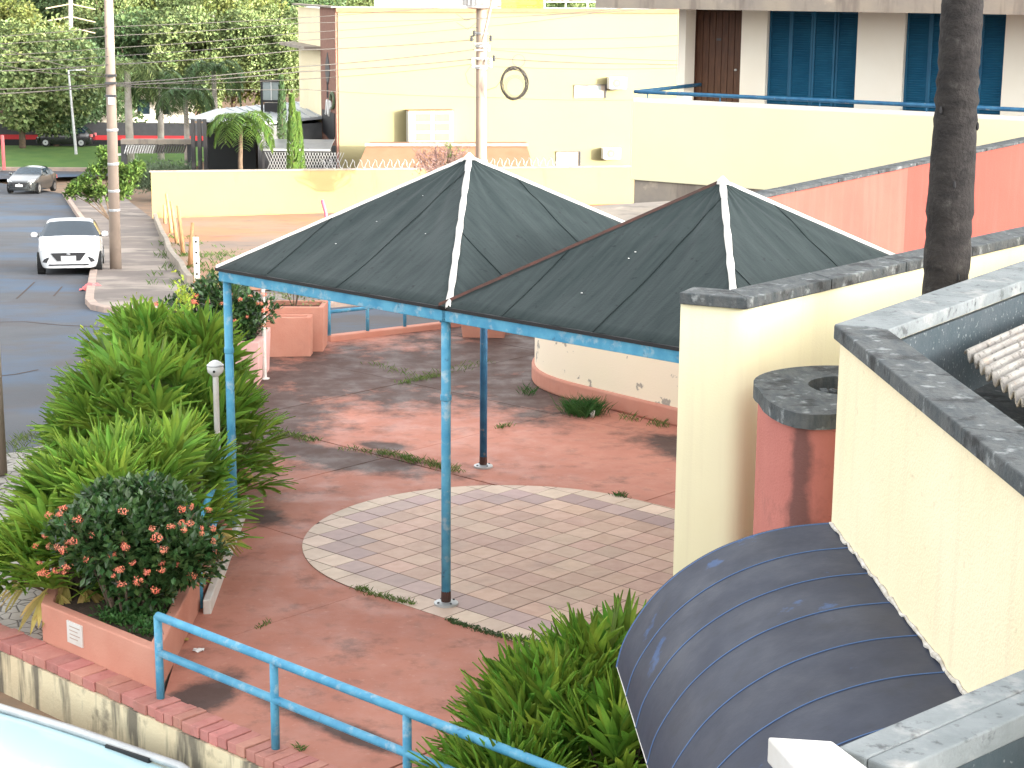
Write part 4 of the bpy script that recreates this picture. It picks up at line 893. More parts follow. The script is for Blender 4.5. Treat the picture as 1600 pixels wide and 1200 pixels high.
# ================================================================ POLES AND WIRES
def pole(name, label, px0, py0, px1, py1, Y, r0, r1, mat='pole', z0=None):
    b = aY(px0, py0, Y); t = aY(px1, py1, Y); z0 = gz(Y) if z0 is None else z0
    r = thing(name, label, 'utility pole', (b.x, Y, z0))
    MB().tube([(b.x, Y, z0), (b.x + (t.x - b.x) * .5, Y, (z0 + t.z) / 2), (t.x, Y, t.z)], [r0, (r0 + r1) / 2, r1], 14).build('shaft', mat, r, smooth=True)
    return r
pl = pole('street_pole', 'concrete utility pole on the pavement behind the white car', 181, 421, 168, -60, 50.4, .165, .115)
for py in (205, 258, 300, 330): q = aY(171 + py * .024, py, 50.4); MB().lathe((q.x, 50.4, q.z), [(.16, 0), (.165, .02), (.165, .05), (.16, .07)], 14).build('band', 'galvanised', pl)
q = aY(173.5, 157, 50.2); MB().box((q.x, 50.22, q.z), (.16, .05, .22)).build('meter_plate', 'plastic_white', pl)
for py in (130, 150, 118): q = aY(172.5, py, 50.2); MB().box((q.x, 50.25, q.z), (.3, .12, .06)).build('clamp', 'dark_grey', pl)
pm = pole('transformer_pole', 'utility pole with transformer and cable bundles before the cream wall', 752, 300, 752, -60, 60, .205, .16)
def pbx(px, py, Y=59.7): return aY(px, py, Y)
for py in (52, 72, 92, 106): q = pbx(752, py, 60); MB().lathe((q.x, 60, q.z - .04), [(.18, 0), (.215, .01), (.215, .07), (.18, .08)], 14).build('band', 'galvanised', pm)
for px, py in ((737, 60), (741, 52), (767, 60), (739, 95), (739, 101), (767, 95), (767, 101), (772, 91), (764, 75)):
    q = pbx(px, py); MB().lathe((q.x, q.y, q.z - .1), [(.03, 0), (.06, .03), (.035, .06), (.06, .10), (.035, .13), (.06, .16), (.02, .2)], 8).build('insulator', 'dark_grey' if py < 70 or px == 772 else 'plastic_white', pm)
for py in (68, 78, 91, 103): MB().bar(pbx(742, py, 59.72), pbx(763, py, 59.72), .06, .05).build('bracket', 'galvanised', pm)
MB().tube([pbx(772, -12, 59.5), pbx(754, 66, 59.7)], .05, 8).build('strut', 'concrete', pm)
tr = MB().lathe(aY(752, 14, 60), [(.3, 0), (.5, .05), (.5, .9), (.4, 1.0)], 20).build('transformer', 'plastic_white', pm)
for k in range(12):
    q = aY(752, 14, 60); a = math.pi + k / 11 * math.pi; MB().box((q.x + .56 * math.cos(a), q.y + .56 * math.sin(a), q.z + .5), (.14, .02, .75), a).build('cooling_fin', 'plastic_white', tr)
cl = thing('cable_coil', 'black cable coil hanging on the wires beside the transformer pole', 'cable', tuple(aY(803, 130, 59.5)))
Rc = random.Random(8); c0 = aY(803, 130, 59.4)
for k in range(8):
    a_, b_ = .43 + Rc.uniform(-.05, .03), .52 + Rc.uniform(-.06, .03); ox, oz = Rc.uniform(-.02, .03), Rc.uniform(-.05, .02)
    MB().tube([(c0.x + ox + a_ * math.cos(t / 40 * 2 * math.pi), c0.y + Rc.uniform(-.03, .03), c0.z + oz + b_ * math.sin(t / 40 * 2 * math.pi)) for t in range(41)], .016, 5, False).build('loop', 'wire', cl)
for k in range(3): MB().tube([(c0.x + (.28 + .05 * k) * math.cos(t / 30 * 2 * math.pi) + .04, c0.y - .05, c0.z - .12 + (.3 + .04 * k) * math.sin(t / 30 * 2 * math.pi)) for t in range(31)], .008, 4, False).build('loop', 'wire', cl)
MB().tube([(c0.x + .2 * math.cos(t / 20 * 2 * math.pi) + .15, c0.y, c0.z + .72 + .2 * math.sin(t / 20 * 2 * math.pi)) for t in range(21)], .008, 4, False).build('loop', 'wire', cl)
def wire(pts, r, mat, label):
    P = [aY(*p) for p in pts]; out = []
    for i in range(len(P) - 1):
        n_ = 14; L = (P[i + 1] - P[i]).length
        for k in range(n_ + (1 if i == len(P) - 2 else 0)):
            t = k / n_; q = P[i].lerp(P[i + 1], t); q.z -= .012 * L * 4 * t * (1 - t) * .5; out.append(q)
    tag(MB().tube(out, r, 5).build('overhead_wire', mat), label, 'wire', 'overhead street wires')
LW = [[(-40, 59, 46), (168, 42, 50.3), (760, 5, 61), (1000, -20, 68)], [(-40, 70, 46), (168, 56, 50.3), (470, 36, 55), (1100, 8, 66)], [(-40, 87, 46), (169, 75, 50.3), (470, 51, 55), (752, 28, 60), (980, 12, 66)],
      [(-40, 99, 46), (170, 88, 50.3), (470, 63, 55), (752, 42, 60), (930, 20, 66)], [(-40, 112, 46), (170, 101, 50.3), (470, 78, 55), (740, 62, 60)], [(-40, 140, 46), (171, 131, 50.3), (470, 104, 55), (745, 77, 60)],
      [(-40, 148, 46), (171, 134, 50.3), (470, 112, 55), (744, 92, 60)], [(171, 131, 50.3), (470, 124, 55), (740, 100, 60)], [(171, 134, 50.3), (480, 140, 56), (760, 152, 60), (1000, 156, 66)],
      [(764, 61, 60), (1066, 55, 68)], [(760, 76, 60), (1066, 71, 68)], [(760, 77, 60), (1066, 95, 68)], [(770, 91, 60), (1010, 100, 66), (1066, 101, 68)], [(765, 104, 60), (1066, 106, 68)], [(171, 118, 50.3), (90, 100, 47), (-40, 62, 44)], [(171, 120, 50.3), (60, 112, 47), (-40, 92, 44)]]
ORD = ['topmost', 'second', 'third', 'fourth', 'fifth', 'sixth', 'seventh', 'eighth', 'lowest']
for k, pts in enumerate(LW):
    if k < 9: lb = ORD[k] + ' of the street wires running from the left pole towards the cream building'
    elif k < 14: lb = ['upper', 'second', 'crossing', 'fourth', 'lowest'][k - 9] + ' wire from the transformer pole across the cream wall to the right'
    else: lb = ['steeper', 'flatter'][k - 14] + ' of two service wires dropping left from the left pole'
    wire(pts, .016 if k in (4, 5, 6, 12) else .010, 'wire', lb)
for k, (pts, r) in enumerate([([(737, 101, 59.6), (727, 115, 59.6), (731, 130, 59.6), (742, 137, 59.7)], .008), ([(760, 141, 59.7), (775, 136, 59.6), (786, 122, 59.5)], .008), ([(712, 21, 60), (728, 32, 60), (745, 28, 60)], .008), ([(713, 35, 60), (731, 46, 60), (744, 36, 60)], .008)]):
    tag(MB().tube([aY(*p) for p in pts], r, 5).build('loose_cable', 'wire'), ['left drooping', 'right drooping', 'upper jumper', 'lower jumper'][k] + ' cable loop hanging off the transformer pole', 'cable')
lp = thing('street_light', 'slim grey street light on the lawn with a short arm', 'street lamp', tuple(aY(119, 240, 127)))
b, t = aY(119, 241, 127), aY(107, 110, 127); MB().tube([b, t], [.11, .07], 8).build('mast', 'galvanised', lp)
MB().bar(t, t + Vector((.75, 0, .05)), .07, .07).build('arm', 'galvanised', lp); MB().box(t + Vector((.85, 0, .05)), (.6, .25, .1)).build('lamp_head', 'plastic_white', lp)
for k, (px, y0, y1, Y, r) in enumerate([(111, 75, -40, 138, .2), (332, 86, 22, 150, .28)]):
    q = pole('far_pole', ['far utility pole with cross arms above the left trees', 'thick pale pole among the sunlit trees left of the cream building'][k], px, y1 if False else 230, px - 1, y1, Y, r, r * .8, 'trunk_pale')
    if k == 0:
        for py in (6, 26, 43): c_ = aY(px, py, Y - .1); MB().tube([c_ + Vector((-1.9, 0, -.35)), c_, c_ + Vector((1.8, 0, -.4))], .05, 5).build('cross_arm', 'wire_light', q)
p = aY(2, 742, 0 + 19.9); sp = thing('near_pole', 'weathered pole at the left picture edge on the cobbled pavement', 'utility pole', (at(-6, 740).x, at(-6, 740).y, 0))
MB().tube([at(-6, 740), at(-6, 740) + Vector((0, 0, 3)), at(-6, 740) + Vector((-.02, 0, 7))], [.125, .115, .1], 14).build('shaft', 'pole', sp, smooth=True)

# ================================================================ VEHICLES
def car(name, label, paint, L=4.0, Wd=1.74, H=1.47, sedan=False, suv=False, rails=False):
    r = thing(name, label, 'car')
    hw = Wd / 2
    # stations: x (front = 0), hood/roof height at centre, half width at belt, roof half width, belt height
    if sedan: S = [(0, .62, .62), (.12, .70, .80), (.5, .80, .93), (1.05, .95, .98), (1.25, 1.0, 1.0), (1.95, 1.40, 1.0), (2.45, H, 1.0), (3.0, H - .02, 1.0), (3.55, 1.22, .98), (3.95, 1.06, .96), (4.3, 1.0, .90), (L, .90, .78)]
    else: S = [(0, .60, .62), (.10, .70, .80), (.42, .84, .93), (.85, .98, .98), (1.0, 1.02, 1.0), (1.72, 1.40, 1.0), (2.2, H, 1.0), (2.9, H - .01, 1.0), (3.45, H - .07, .98), (3.72, 1.20, .95), (3.9, .98, .90), (L, .80, .80)]
    if suv: S = [(0, .72, .62), (.10, .82, .80), (.36, .98, .93), (.66, 1.06, .98), (.78, 1.10, 1.0), (1.30, 1.46, 1.0), (1.75, H, 1.0), (3.1, H + .01, 1.0), (L - .42, H - .03, .99), (L - .20, 1.30, .95), (L - .06, 1.0, .92), (L, .80, .84)]
    def belt(x, h): return min(h, .80 + .16 * min(1, x / 1.0) + .02 * x * .5)
    secs = []
    for x, h, w in S:
        b = belt(x, h); top = h; W2 = hw * w; tw = W2 * (1 - .27 * max(0, min(1, (top - b) / .45))) if top > b + .02 else W2 * .93
        pts = [(W2 * .90, .20), (W2 * .98, .32), (W2, .55), (W2 * .985, (b + .55) / 2 + .04), (W2 * .955, b), (tw, b + (top - b) * .86), (tw * .86, top - .015 * (top > b)), (tw * .45, top + .008), (0, top + .015)]
        secs.append((x, pts))
    n = 9; body = MB(); gl = {'windshield': MB(), 'side_window': MB(), 'side_window ': MB(), 'rear_window': MB()}
    V = lambda i, j, s: (secs[i][0], s * secs[i][1][j][0], secs[i][1][j][1])
    iw0 = 4; iw1 = 6; ir0 = 8 if not sedan else 7
    for s in (-1, 1):
        for i in range(len(secs) - 1):
            for j in range(n - 1):
                q = [V(i, j, s), V(i + 1, j, s), V(i + 1, j + 1, s), V(i, j + 1, s)]
                if s > 0: q = q[::-1]
                x = secs[i][0]
                body.poly(q)
                if iw0 <= i < iw1 - (0) and j >= 5 and i < 6: gl['windshield'].poly([Vector(p) + Vector((-.008, 0, .010)) for p in q])
                if j == 4 and 5 <= i < (9 if not sedan else 8):
                    a_ = [Vector(p) + Vector((0, s * .010, .004)) for p in q]; c_ = sum(a_, Vector()) / 4; gl['side_window' if s > 0 else 'side_window '].poly([c_ + (p - c_) * .90 for p in a_])
                if i == (8 if not sedan else 7) and j >= 5: gl['rear_window'].poly([Vector(p) + Vector((.008, 0, .010)) for p in q])
    for e, rev in ((0, False), (len(secs) - 1, True)):
        pl_ = [V(e, j, 1) for j in range(n)] + [V(e, j, -1) for j in range(n - 2, -1, -1)]; body.poly(pl_ if not rev else pl_[::-1])
    b0 = body.build('body', paint, r, smooth=True)
    bm = bmesh.new(); bm.from_mesh(b0.data); bmesh.ops.remove_doubles(bm, verts=bm.verts, dist=.0005); bmesh.ops.recalc_face_normals(bm, faces=bm.faces); bm.to_mesh(b0.data); bm.free()
    m = b0.modifiers.new('sub', 'SUBSURF'); m.levels = m.render_levels = 2
    for k, g in gl.items(): 
        g.build(k.strip(), 'glass_dark', r, smooth=True)
    k_ = L / 4.0
    for x in (.72 * k_, L - .78 * k_):
        for s in (-1, 1):
            w = MB().tube([(x, s * (hw - .20), .31), (x, s * (hw + .005), .31)], .31, 20).build('wheel', 'rubber', r)
            MB().tube([(x, s * (hw + .006), .31), (x, s * (hw + .018), .31)], .2, 14).build('rim', 'rim', w)
            MB().tube([(x, s * (hw + .019), .31), (x, s * (hw + .024), .31)], .05, 8).build('hub', 'dark_grey', w)
    for s in (-1, 1):
        MB().raw([(.10, s * hw * .50, .66), (.06, s * hw * .52, .60), (.20, s * hw * .84, .66), (.40, s * hw * .915, .80), (.30, s * hw * .80, .79)], [(0, 1, 2, 3, 4) if s > 0 else (4, 3, 2, 1, 0)]).build('headlight', 'lamp_glass', r, solid=.05)
        MB().raw([(.015, s * hw * .60, .50), (.02, s * hw * .70, .36), (.10, s * hw * .80, .36), (.07, s * hw * .74, .44)], [(0, 1, 2, 3)]).build('fog_light', 'black', r, solid=.06)
        mr = MB().lathe((1.32 * k_, s * (hw + .10), .98 * H / 1.47), [(.02, 0), (.09, .03), (.10, .09), (.07, .14), (.02, .16)], 10).build('mirror', paint, r, smooth=True)
        MB().bar((1.34 * k_, s * (hw - .06), 1.0 * H / 1.47), (1.33 * k_, s * (hw + .06), 1.04 * H / 1.47), .06, .05).build('mirror_arm', 'black', mr)
        MB().box((L - .1, s * hw * .72, .82), (.14, .3, .2)).build('tail_light', 'litter_red', r)
    gr = MB().raw([(-.02, -hw * .56, .62), (-.02, hw * .56, .62), (-.03, hw * .36, .40), (-.03, -hw * .36, .40)], [(0, 1, 2, 3)]).build('grille', 'black', r, solid=.05)
    MB().box((-.055, 0, .47), (.012, .40, .13)).build('number_plate', 'plastic_white', gr)
    MB().lathe((-.055, 0, .565), [(.02, 0), (.055, .012), (.055, .03), (.02, .045)], 12).build('emblem', 'rim', gr)
    MB().box((-.0, 0, .29), (.06, Wd * .62, .035)).build('bumper_slot', 'black', r)
    MB().box((L / 2, 0, .22), (L * .86, Wd * .8, .1)).build('underbody', 'rubber', r)
    if rails:
        for s in (-1, 1):
            rr = MB().tube([(1.55, s * hw * .58, H - .05), (1.8, s * hw * .59, H + .0), (2.9, s * hw * .59, H + .015), (L - .85, s * hw * .59, H + .0), (L - .55, s * hw * .58, H - .05)], [.015, .034, .036, .034, .012], 8).build('roof_rail', 'galvanised', r, smooth=True)
            for x in (1.8, 3.55): MB().box((x, s * hw * .56, H - .012), (.45, .05, .04)).build('rail_foot', 'black', rr)
    return r
def place(o, x, y, z, heading, pitch=0.0):     # heading: unit vector the car faces; car front is at local x = 0 facing -x
    a = math.atan2(-heading[1], -heading[0]); o.location = (x, y, z); o.rotation_euler = (0, pitch, a); return o
wc = car('white_car', 'white hatchback coming up the street beside the pavement', 'car_white')
place(wc, -12.25, 49.3, gz(49.3) - .11, (.20, -.98), math.atan(.0825))
dk = car('dark_car', 'dark green-grey sedan farther down the street, turning', 'car_dark', L=4.4, sedan=True)
q = aY(30, 291, 100); place(dk, q.x, q.y, gz(100) - .11, (-.06, -1), math.atan(.061))
bk = car('black_car', 'black car parked under the trees beyond the lawn', 'car_black', L=4.2)
q = aY(64, 240, 135.2); place(bk, q.x, 134.6, -6.9 + .42, (-1, 0))
bl = car('blue_car', 'pale blue car with silver roof rails below the retaining wall', 'car_blue', L=4.9, Wd=1.84, H=1.62, suv=True, rails=True)
e_ = at(268, 1183, -.14); hd = _U * math.cos(rad(9)) + _V * math.sin(rad(9)); sdv = _V * math.cos(rad(9)) - _U * math.sin(rad(9)); e_ = e_.xy - hd * 3.95 - sdv * .56; place(bl, e_.x, e_.y, -1.80, (-hd.x, -hd.y))
# ================================================================ VEGETATION
def rvec(R_, s=1.0): return Vector((R_.gauss(0, s), R_.gauss(0, s), R_.gauss(0, s)))
def leaf(mb, p, d, up, L, w, fold=.25):       # ovate leaf, two faces folded on the midrib
    d = d.normalized(); s = d.cross(up); s = s.normalized() if s.length > 1e-4 else d.orthogonal().normalized(); n_ = s.cross(d)
    a, b, c = p, p + d * L * .5, p + d * L
    mb.raw([a, b + s * w + n_ * w * fold, c, b - s * w + n_ * w * fold], [(0, 1, 2), (0, 2, 3)])
def blade(mb, p, d, up, L, w, droop, seg=3):  # long narrow leaf, folded, bending down
    d = d.normalized(); s = d.cross(up); s = s.normalized() if s.length > 1e-4 else d.orthogonal().normalized(); q = p.copy(); V_ = []
    ws = [.35, .95, 1.0, .12] if seg == 3 else [.35, .9, 1, .8, .1]
    for k in range(seg + 1):
        n_ = s.cross(d).normalized()
        V_ += [q + s * w * ws[k] + n_ * w * .3, q.copy(), q - s * w * ws[k] + n_ * w * .3]
        q = q + d * (L / seg); d = (d + Vector((0, 0, -droop))).normalized()
    F_ = []
    for k in range(seg):
        a = k * 3; F_ += [(a, a + 3, a + 4, a + 1), (a + 1, a + 4, a + 5, a + 2)]
    mb.raw(V_, F_)
def fan(mb, tip, axis, R_, n, L, w, spread=1.9, droop=.12):   # palmate leaf at tip, facing along axis
    axis = axis.normalized(); side = axis.cross(Vector((0, 0, 1))); side = side.normalized() if side.length > .05 else Vector((1, 0, 0)); up = side.cross(axis).normalized()
    for k in range(n):
        a = (k / (n - 1) - .5) * spread * 1.0 + R_.uniform(-.08, .08)
        d = axis * math.cos(a) + side * math.sin(a) + up * R_.uniform(-.05, .22)
        blade(mb, tip, d, up, L * R_.uniform(.8, 1.1) * (1 - .18 * abs(a) / spread), w * R_.uniform(.8, 1.15), droop * R_.uniform(.6, 1.5))
def lady_palm(label, stems, seed, n, L, w, group, spread=2.3, up_bias=.35, leafmat='leaf_palm'):
    R_ = random.Random(seed); c0 = stems[0]; t = thing('lady_palm', label, 'plant', (c0[0], c0[1], 0), group)
    mb = MB(); stm = MB(); dry = MB()
    for (cx, cy, z0, rx, ry, zt, cnt) in stems:          # dome of fans
        for k in range(cnt):
            h = R_.random() ** .75; a = R_.uniform(0, 2 * math.pi); el = math.asin(min(1, h)) ; rr = math.cos(el)
            jr = R_.uniform(.72, 1.0)
            p = Vector((cx + rx * rr * math.cos(a) * jr, cy + ry * rr * math.sin(a) * jr, z0 + (zt - z0) * (h * .95) * R_.uniform(.9, 1.0)))
            out = Vector((math.cos(a) * rr, math.sin(a) * rr, up_bias + h * .9)).normalized()
            fan(mb, p, out + rvec(R_, .16), R_, R_.randint(n - 3, n + 1), L, w, spread, .21 - .07 * h)
            foot = Vector((cx + (p.x - cx) * .35, cy + (p.y - cy) * .35, z0)); mid = foot.lerp(p, .6) + Vector((0, 0, .08))
            stm.tube([foot, mid, p], [.011, .007, .004], 4, False)
        for k in range(max(3, cnt // 14)):
            a = R_.uniform(3.3, 6.0); p = Vector((cx + rx * .85 * math.cos(a), cy + ry * .85 * math.sin(a), z0 + .25 * (zt - z0) * R_.random()))
            fan(dry, p, Vector((math.cos(a), math.sin(a), -.6)), R_, 6, L * .9, w * .9, 1.3, .25)
    fo = mb.build('foliage', leafmat, t); stm.build('stems', 'bark', t); dry.build('dry_leaves', 'leaf_dry', t)
    return t
lady_palm('big rear lady palm clump beside the left canopy post', [(-3.95, 18.6, .05, 1.0, .95, 1.60, 135), (-3.25, 18.8, .05, .62, .9, 1.28, 55), (-4.1, 20.2, .05, .95, .9, 1.76, 95), (-3.5, 19.9, .05, .5, .6, 1.74, 55), (-4.6, 19.4, .05, .42, .8, 1.0, 50)], 21, 11, .48, .029, 'lady palms in the beds')
lady_palm('front lady palm clump spilling over the pink planter towards the cobbles', [(-3.68, 15.75, .28, .82, .95, 1.30, 135), (-3.25, 16.3, .28, .6, .7, 1.36, 60), (-3.95, 15.2, .25, .55, .5, .8, 55)], 22, 11, .46, .028, 'lady palms in the beds')
lady_palm('dense lady palm at bottom centre, tucked against the curved awning', [(.32, 11.75, 0, .62, .7, .78, 150), (.68, 12.1, 0, .55, .55, .95, 90), (.05, 11.1, 0, .6, .5, .45, 80), (.75, 11.2, 0, .5, .5, .75, 80)], 23, 7, .43, .025, 'lady palms in the beds', 1.15, .55, 'leaf_right')
def leafy(mb, R_, c, r, n, L, w, shell=.55, up=.4, clumps=0):
    c = Vector(c); cl = []
    for k in range(clumps):
        v = rvec(R_).normalized(); cl.append(Vector((v.x * r[0] * .8, v.y * r[1] * .8, v.z * r[2] * .8)))
    for k in range(n):
        if cl:
            q = R_.choice(cl); v = rvec(R_, .26); o_ = q + Vector((v.x * r[0], v.y * r[1], v.z * r[2]))
        else:
            v = rvec(R_).normalized() * (shell + (1 - shell) * R_.random() ** .6); o_ = Vector((v.x * r[0], v.y * r[1], v.z * r[2]))
        out = Vector((o_.x / r[0], o_.y / r[1], o_.z / r[2] + up)); out = out if out.length > .01 else Vector((0, 0, 1))
        d = (out.normalized() + rvec(R_, .55)); leaf(mb, c + o_, d, (Vector((0, 0, 1)) + rvec(R_, .3)), L * R_.uniform(.7, 1.2), w * R_.uniform(.8, 1.15))
def flower_bush(label, c, r, n, nf, seed, front, L=.075, w=.021, fr=.045):
    R_ = random.Random(seed); t = thing('flowering_bush', label, 'bush', (c[0], c[1], c[2] - r[2]), 'coral flowering bushes')
    mb = MB(); lobes = []
    for k in range(15):                        # uneven lobes
        v = rvec(R_).normalized(); v.z = v.z * .85 + .05; v *= R_.uniform(.5, .72); q = Vector(c) + Vector((v.x * r[0], v.y * r[1], v.z * r[2])); s_ = R_.uniform(.32, .50); lobes.append((q, s_))
        leafy(mb, R_, q, (r[0] * s_, r[1] * s_, r[2] * s_), int(n * .075), L, w, .6, .5)
    leafy(mb, R_, c, (r[0] * .7, r[1] * .7, r[2] * .7), n // 4, L, w, .3, .3)
    for k in range(26):                        # shoots standing out of the outline
        q, s_ = R_.choice(lobes); v = rvec(R_).normalized(); v.z = abs(v.z); q = q + Vector((v.x * r[0], v.y * r[1], v.z * r[2])) * s_
        leafy(mb, R_, q, (r[0] * .09, r[1] * .09, r[2] * .13), 16, L * 1.1, w * 1.1, .2, .8)
    mb.build('foliage', 'leaf_ixora', t)
    st = MB()
    for k in range(12):
        v = rvec(R_).normalized(); st.tube([(c[0] + v.x * .12, c[1] + v.y * .12, c[2] - r[2] * 1.15), (c[0] + v.x * r[0] * .4, c[1] + v.y * r[1] * .4, c[2] - r[2] * .3), (c[0] + v.x * r[0] * .75, c[1] + v.y * r[1] * .75, c[2] + r[2] * .4)], [.014, .009, .004], 5, False)
    st.build('stems', 'bark', t)
    for k in range(nf):
        a = R_.uniform(*front); e = R_.uniform(-.5, .75); v = Vector((math.cos(a) * math.cos(e), math.sin(a) * math.cos(e), math.sin(e)))
        p = Vector(c) + Vector((v.x * r[0], v.y * r[1], v.z * r[2])) * R_.uniform(.80, 1.02); fm = MB(); f_ = fr * R_.uniform(.6, 1.2); sq = Vector((R_.uniform(.8, 1.3), R_.uniform(.8, 1.3), R_.uniform(.6, .9)))
        for j in range(46):
            o_ = (rvec(R_).normalized() + v * .6).normalized(); rr0 = f_ * R_.uniform(.6, 1.05); q = p + Vector((o_.x * sq.x, o_.y * sq.y, o_.z * sq.z)) * rr0; o_ = (o_ + rvec(R_, .35)).normalized()
            s1 = o_.orthogonal().normalized(); s2 = o_.cross(s1); an = R_.uniform(0, 1.5); e1 = (s1 * math.cos(an) + s2 * math.sin(an)) * f_ * R_.uniform(.16, .30); e2 = o_.cross(e1)
            fm.raw([q + e1, q + e2 * .5, q - e1, q - e2 * .5, q + o_ * f_ * .08], [(0, 1, 4), (1, 2, 4), (2, 3, 4), (3, 0, 4)])
        fm.build('flower_head', 'petal', t)
    return t
flower_bush('coral flowering bush in the front of the long pink planter', (-3.24, 14.52, .90), (.78, .60, .60), 6500, 62, 31, (3.4, 6.5), .088, .027, .040)
flower_bush('far coral flowering bush growing from the square pale pink planter', (-4.2, 25.05, 1.02), (.88, .66, .56), 4000, 30, 32, (3.5, 6.3), .09, .028, .045)
R_ = random.Random(40); t = thing('herb_patch', 'low green herbs growing at the front corner of the long planter', 'plant', (-3.0, 13.85, .28)); mb = MB()
for k in range(120):
    q = Vector((-3.08 + R_.uniform(-.36, .22), 14.05 + R_.uniform(-.42, .42), .31))
    if q.x > -2.9 or q.y + .917 * q.x < 11.08: continue
    leafy(mb, R_, q, (.08, .08, .06), 22, .045, .013, .2, .6)
mb.build('foliage', 'leaf_herb', t)
MB().tube([(-2.86, 13.8, .3), (-2.84, 13.7, .5), (-2.80, 13.62, .55), (-2.76, 13.6, .42)], .004, 5).build('loose_stem', 'twig', t)
def small_shrub(name, label, c, r, n, mat, seed, L=.07, w=.022, stem=True, group=None, clumps=10):
    R_ = random.Random(seed); t = thing(name, label, 'shrub', (c[0], c[1], c[2] - r[2]), group); mb = MB(); leafy(mb, R_, c, r, n, L, w, .3, .7, clumps); mb.build('foliage', mat, t)
    if stem:
        st = MB()
        for k in range(6): v = rvec(R_).normalized(); st.tube([(c[0], c[1], c[2] - r[2] * 1.2), (c[0] + v.x * r[0] * .6, c[1] + v.y * r[1] * .6, c[2] + abs(v.z) * r[2] * .7)], [.012, .005], 4, False)
        st.build('stems', 'bark', t)
    return t
small_shrub('lime_shrub', 'yellow green shrub spike behind the big lady palm, left of the far bush', (-4.62, 22.0, 1.02), (.26, .3, .50), 560, 'leaf_lime', 51)
small_shrub('lime_shrub', 'taller lime shrub touching the far flowering bush', (-4.48, 24.0, .95), (.24, .3, .52), 520, 'leaf_lime', 52)
small_shrub('lime_shrub', 'lowest lime shrub at the street side of the big lady palm', (-4.95, 21.6, .80), (.3, .4, .5), 560, 'leaf_lime', 53)
small_shrub('thin_shrub', 'olive shrub in the taller salmon planter by the far railing', (-3.35, 27.3, .98), (.42, .25, .36), 560, 'leaf_tree', 54, .07, .015)
small_shrub('thin_shrub', 'pale straggly shrub between the white lamp post and far salmon planters', (-3.85, 26.2, .55), (.22, .25, .45), 200, 'leaf_yellowish', 55, .06, .015)
# grass tufts in the joints
def tuft(mb, x, y, z, R_, n, h, sp):
    for k in range(n):
        a = R_.uniform(0, 6.28); b = Vector((x + R_.gauss(0, sp), y + R_.gauss(0, sp), z)); d = Vector((math.cos(a) * .55, math.sin(a) * .55, 1)) ; blade(mb, b, d, Vector((math.sin(a), -math.cos(a), .1)), h * R_.uniform(.5, 1.2), .0045, R_.uniform(.1, .5))
R_ = random.Random(60)
def weeds(label, pts, n, h, sp, mat='grass'):
    o0 = pts[0]; mb = MB()
    for (px, py) in pts: p = at(px, py); tuft(mb, p.x, p.y, -.005, R_, n, h, sp)
    o = mb.build('weed_tuft', mat); tag(o, label, 'weeds', 'weeds in the floor joints', 'stuff'); return o
def lineof(x0, y0, x1, y1, n): return [(x0 + (x1 - x0) * k / (n - 1) + R_.uniform(-4, 4), y0 + (y1 - y0) * k / (n - 1) + R_.uniform(-1.5, 1.5)) for k in range(n)]
weeds('grass strip in the joint behind the middle blue post', lineof(600, 708, 712, 736, 16), 30, .085, .05)
weeds('grass patch in the floor joint right of the big lady palm', lineof(425, 674, 492, 690, 9), 26, .08, .05)
weeds('sparse weeds along the joint between the two grass patches', lineof(535, 700, 595, 708, 7), 12, .05, .05)
weeds('grass patch on the dark floor left of the back post', lineof(632, 600, 682, 588, 8), 22, .08, .05)
weeds('pale weeds under the far canopy edge by the tapered planter', lineof(660, 590, 760, 566, 9) + lineof(590, 570, 640, 585, 5), 12, .09, .08)
weeds('big grass tussock at the foot of the curved cream wall', [(912 + R_.uniform(-18, 18), 648 + R_.uniform(-3, 4)) for _ in range(14)], 60, .27, .07, 'leaf_herb')
weeds('small weeds at the right end of the pink plinth', [(980, 655), (990, 658), (1022, 664), (1030, 666), (1036, 667)], 16, .13, .05)
weeds('grass at the left foot of the curved cream wall', [(826, 610), (824, 616), (828, 618)], 22, .14, .05, 'leaf_herb')
weeds('small tuft on the red floor near the back post', [(786, 668), (780, 669), (792, 666)], 22, .07, .03)
weeds('tuft at the upper rim of the tiled floor', [(968, 775), (962, 774), (975, 777)], 26, .07, .03, 'leaf_herb')
weeds('tuft at the lower rim of the tiled floor left of the middle post', [(566, 922), (573, 925), (560, 921), (580, 929)] + lineof(590, 932, 640, 944, 7), 24, .06, .025)
weeds('dark dry weeds along the rim right of the middle post', lineof(700, 970, 752, 985, 16) + lineof(756, 988, 790, 996, 9), 26, .035, .02, 'leaf_ixora')
weeds('weeds at the rim ending beside the bottom palm', lineof(800, 998, 862, 1014, 10), 26, .07, .03)
weeds('tiny weeds on the near red floor behind the railing', [(412, 978), (418, 975), (405, 981)], 12, .05, .02)
weeds('weeds at the street end of the cobbled pavement', [(40, 690), (48, 684), (30, 700), (22, 706), (44, 690)], 30, .12, .1)
weeds('small weeds below the coping near the second railing post', [(468, 1170), (472, 1172)], 14, .06, .02)
mb = MB(); Rg = random.Random(61)
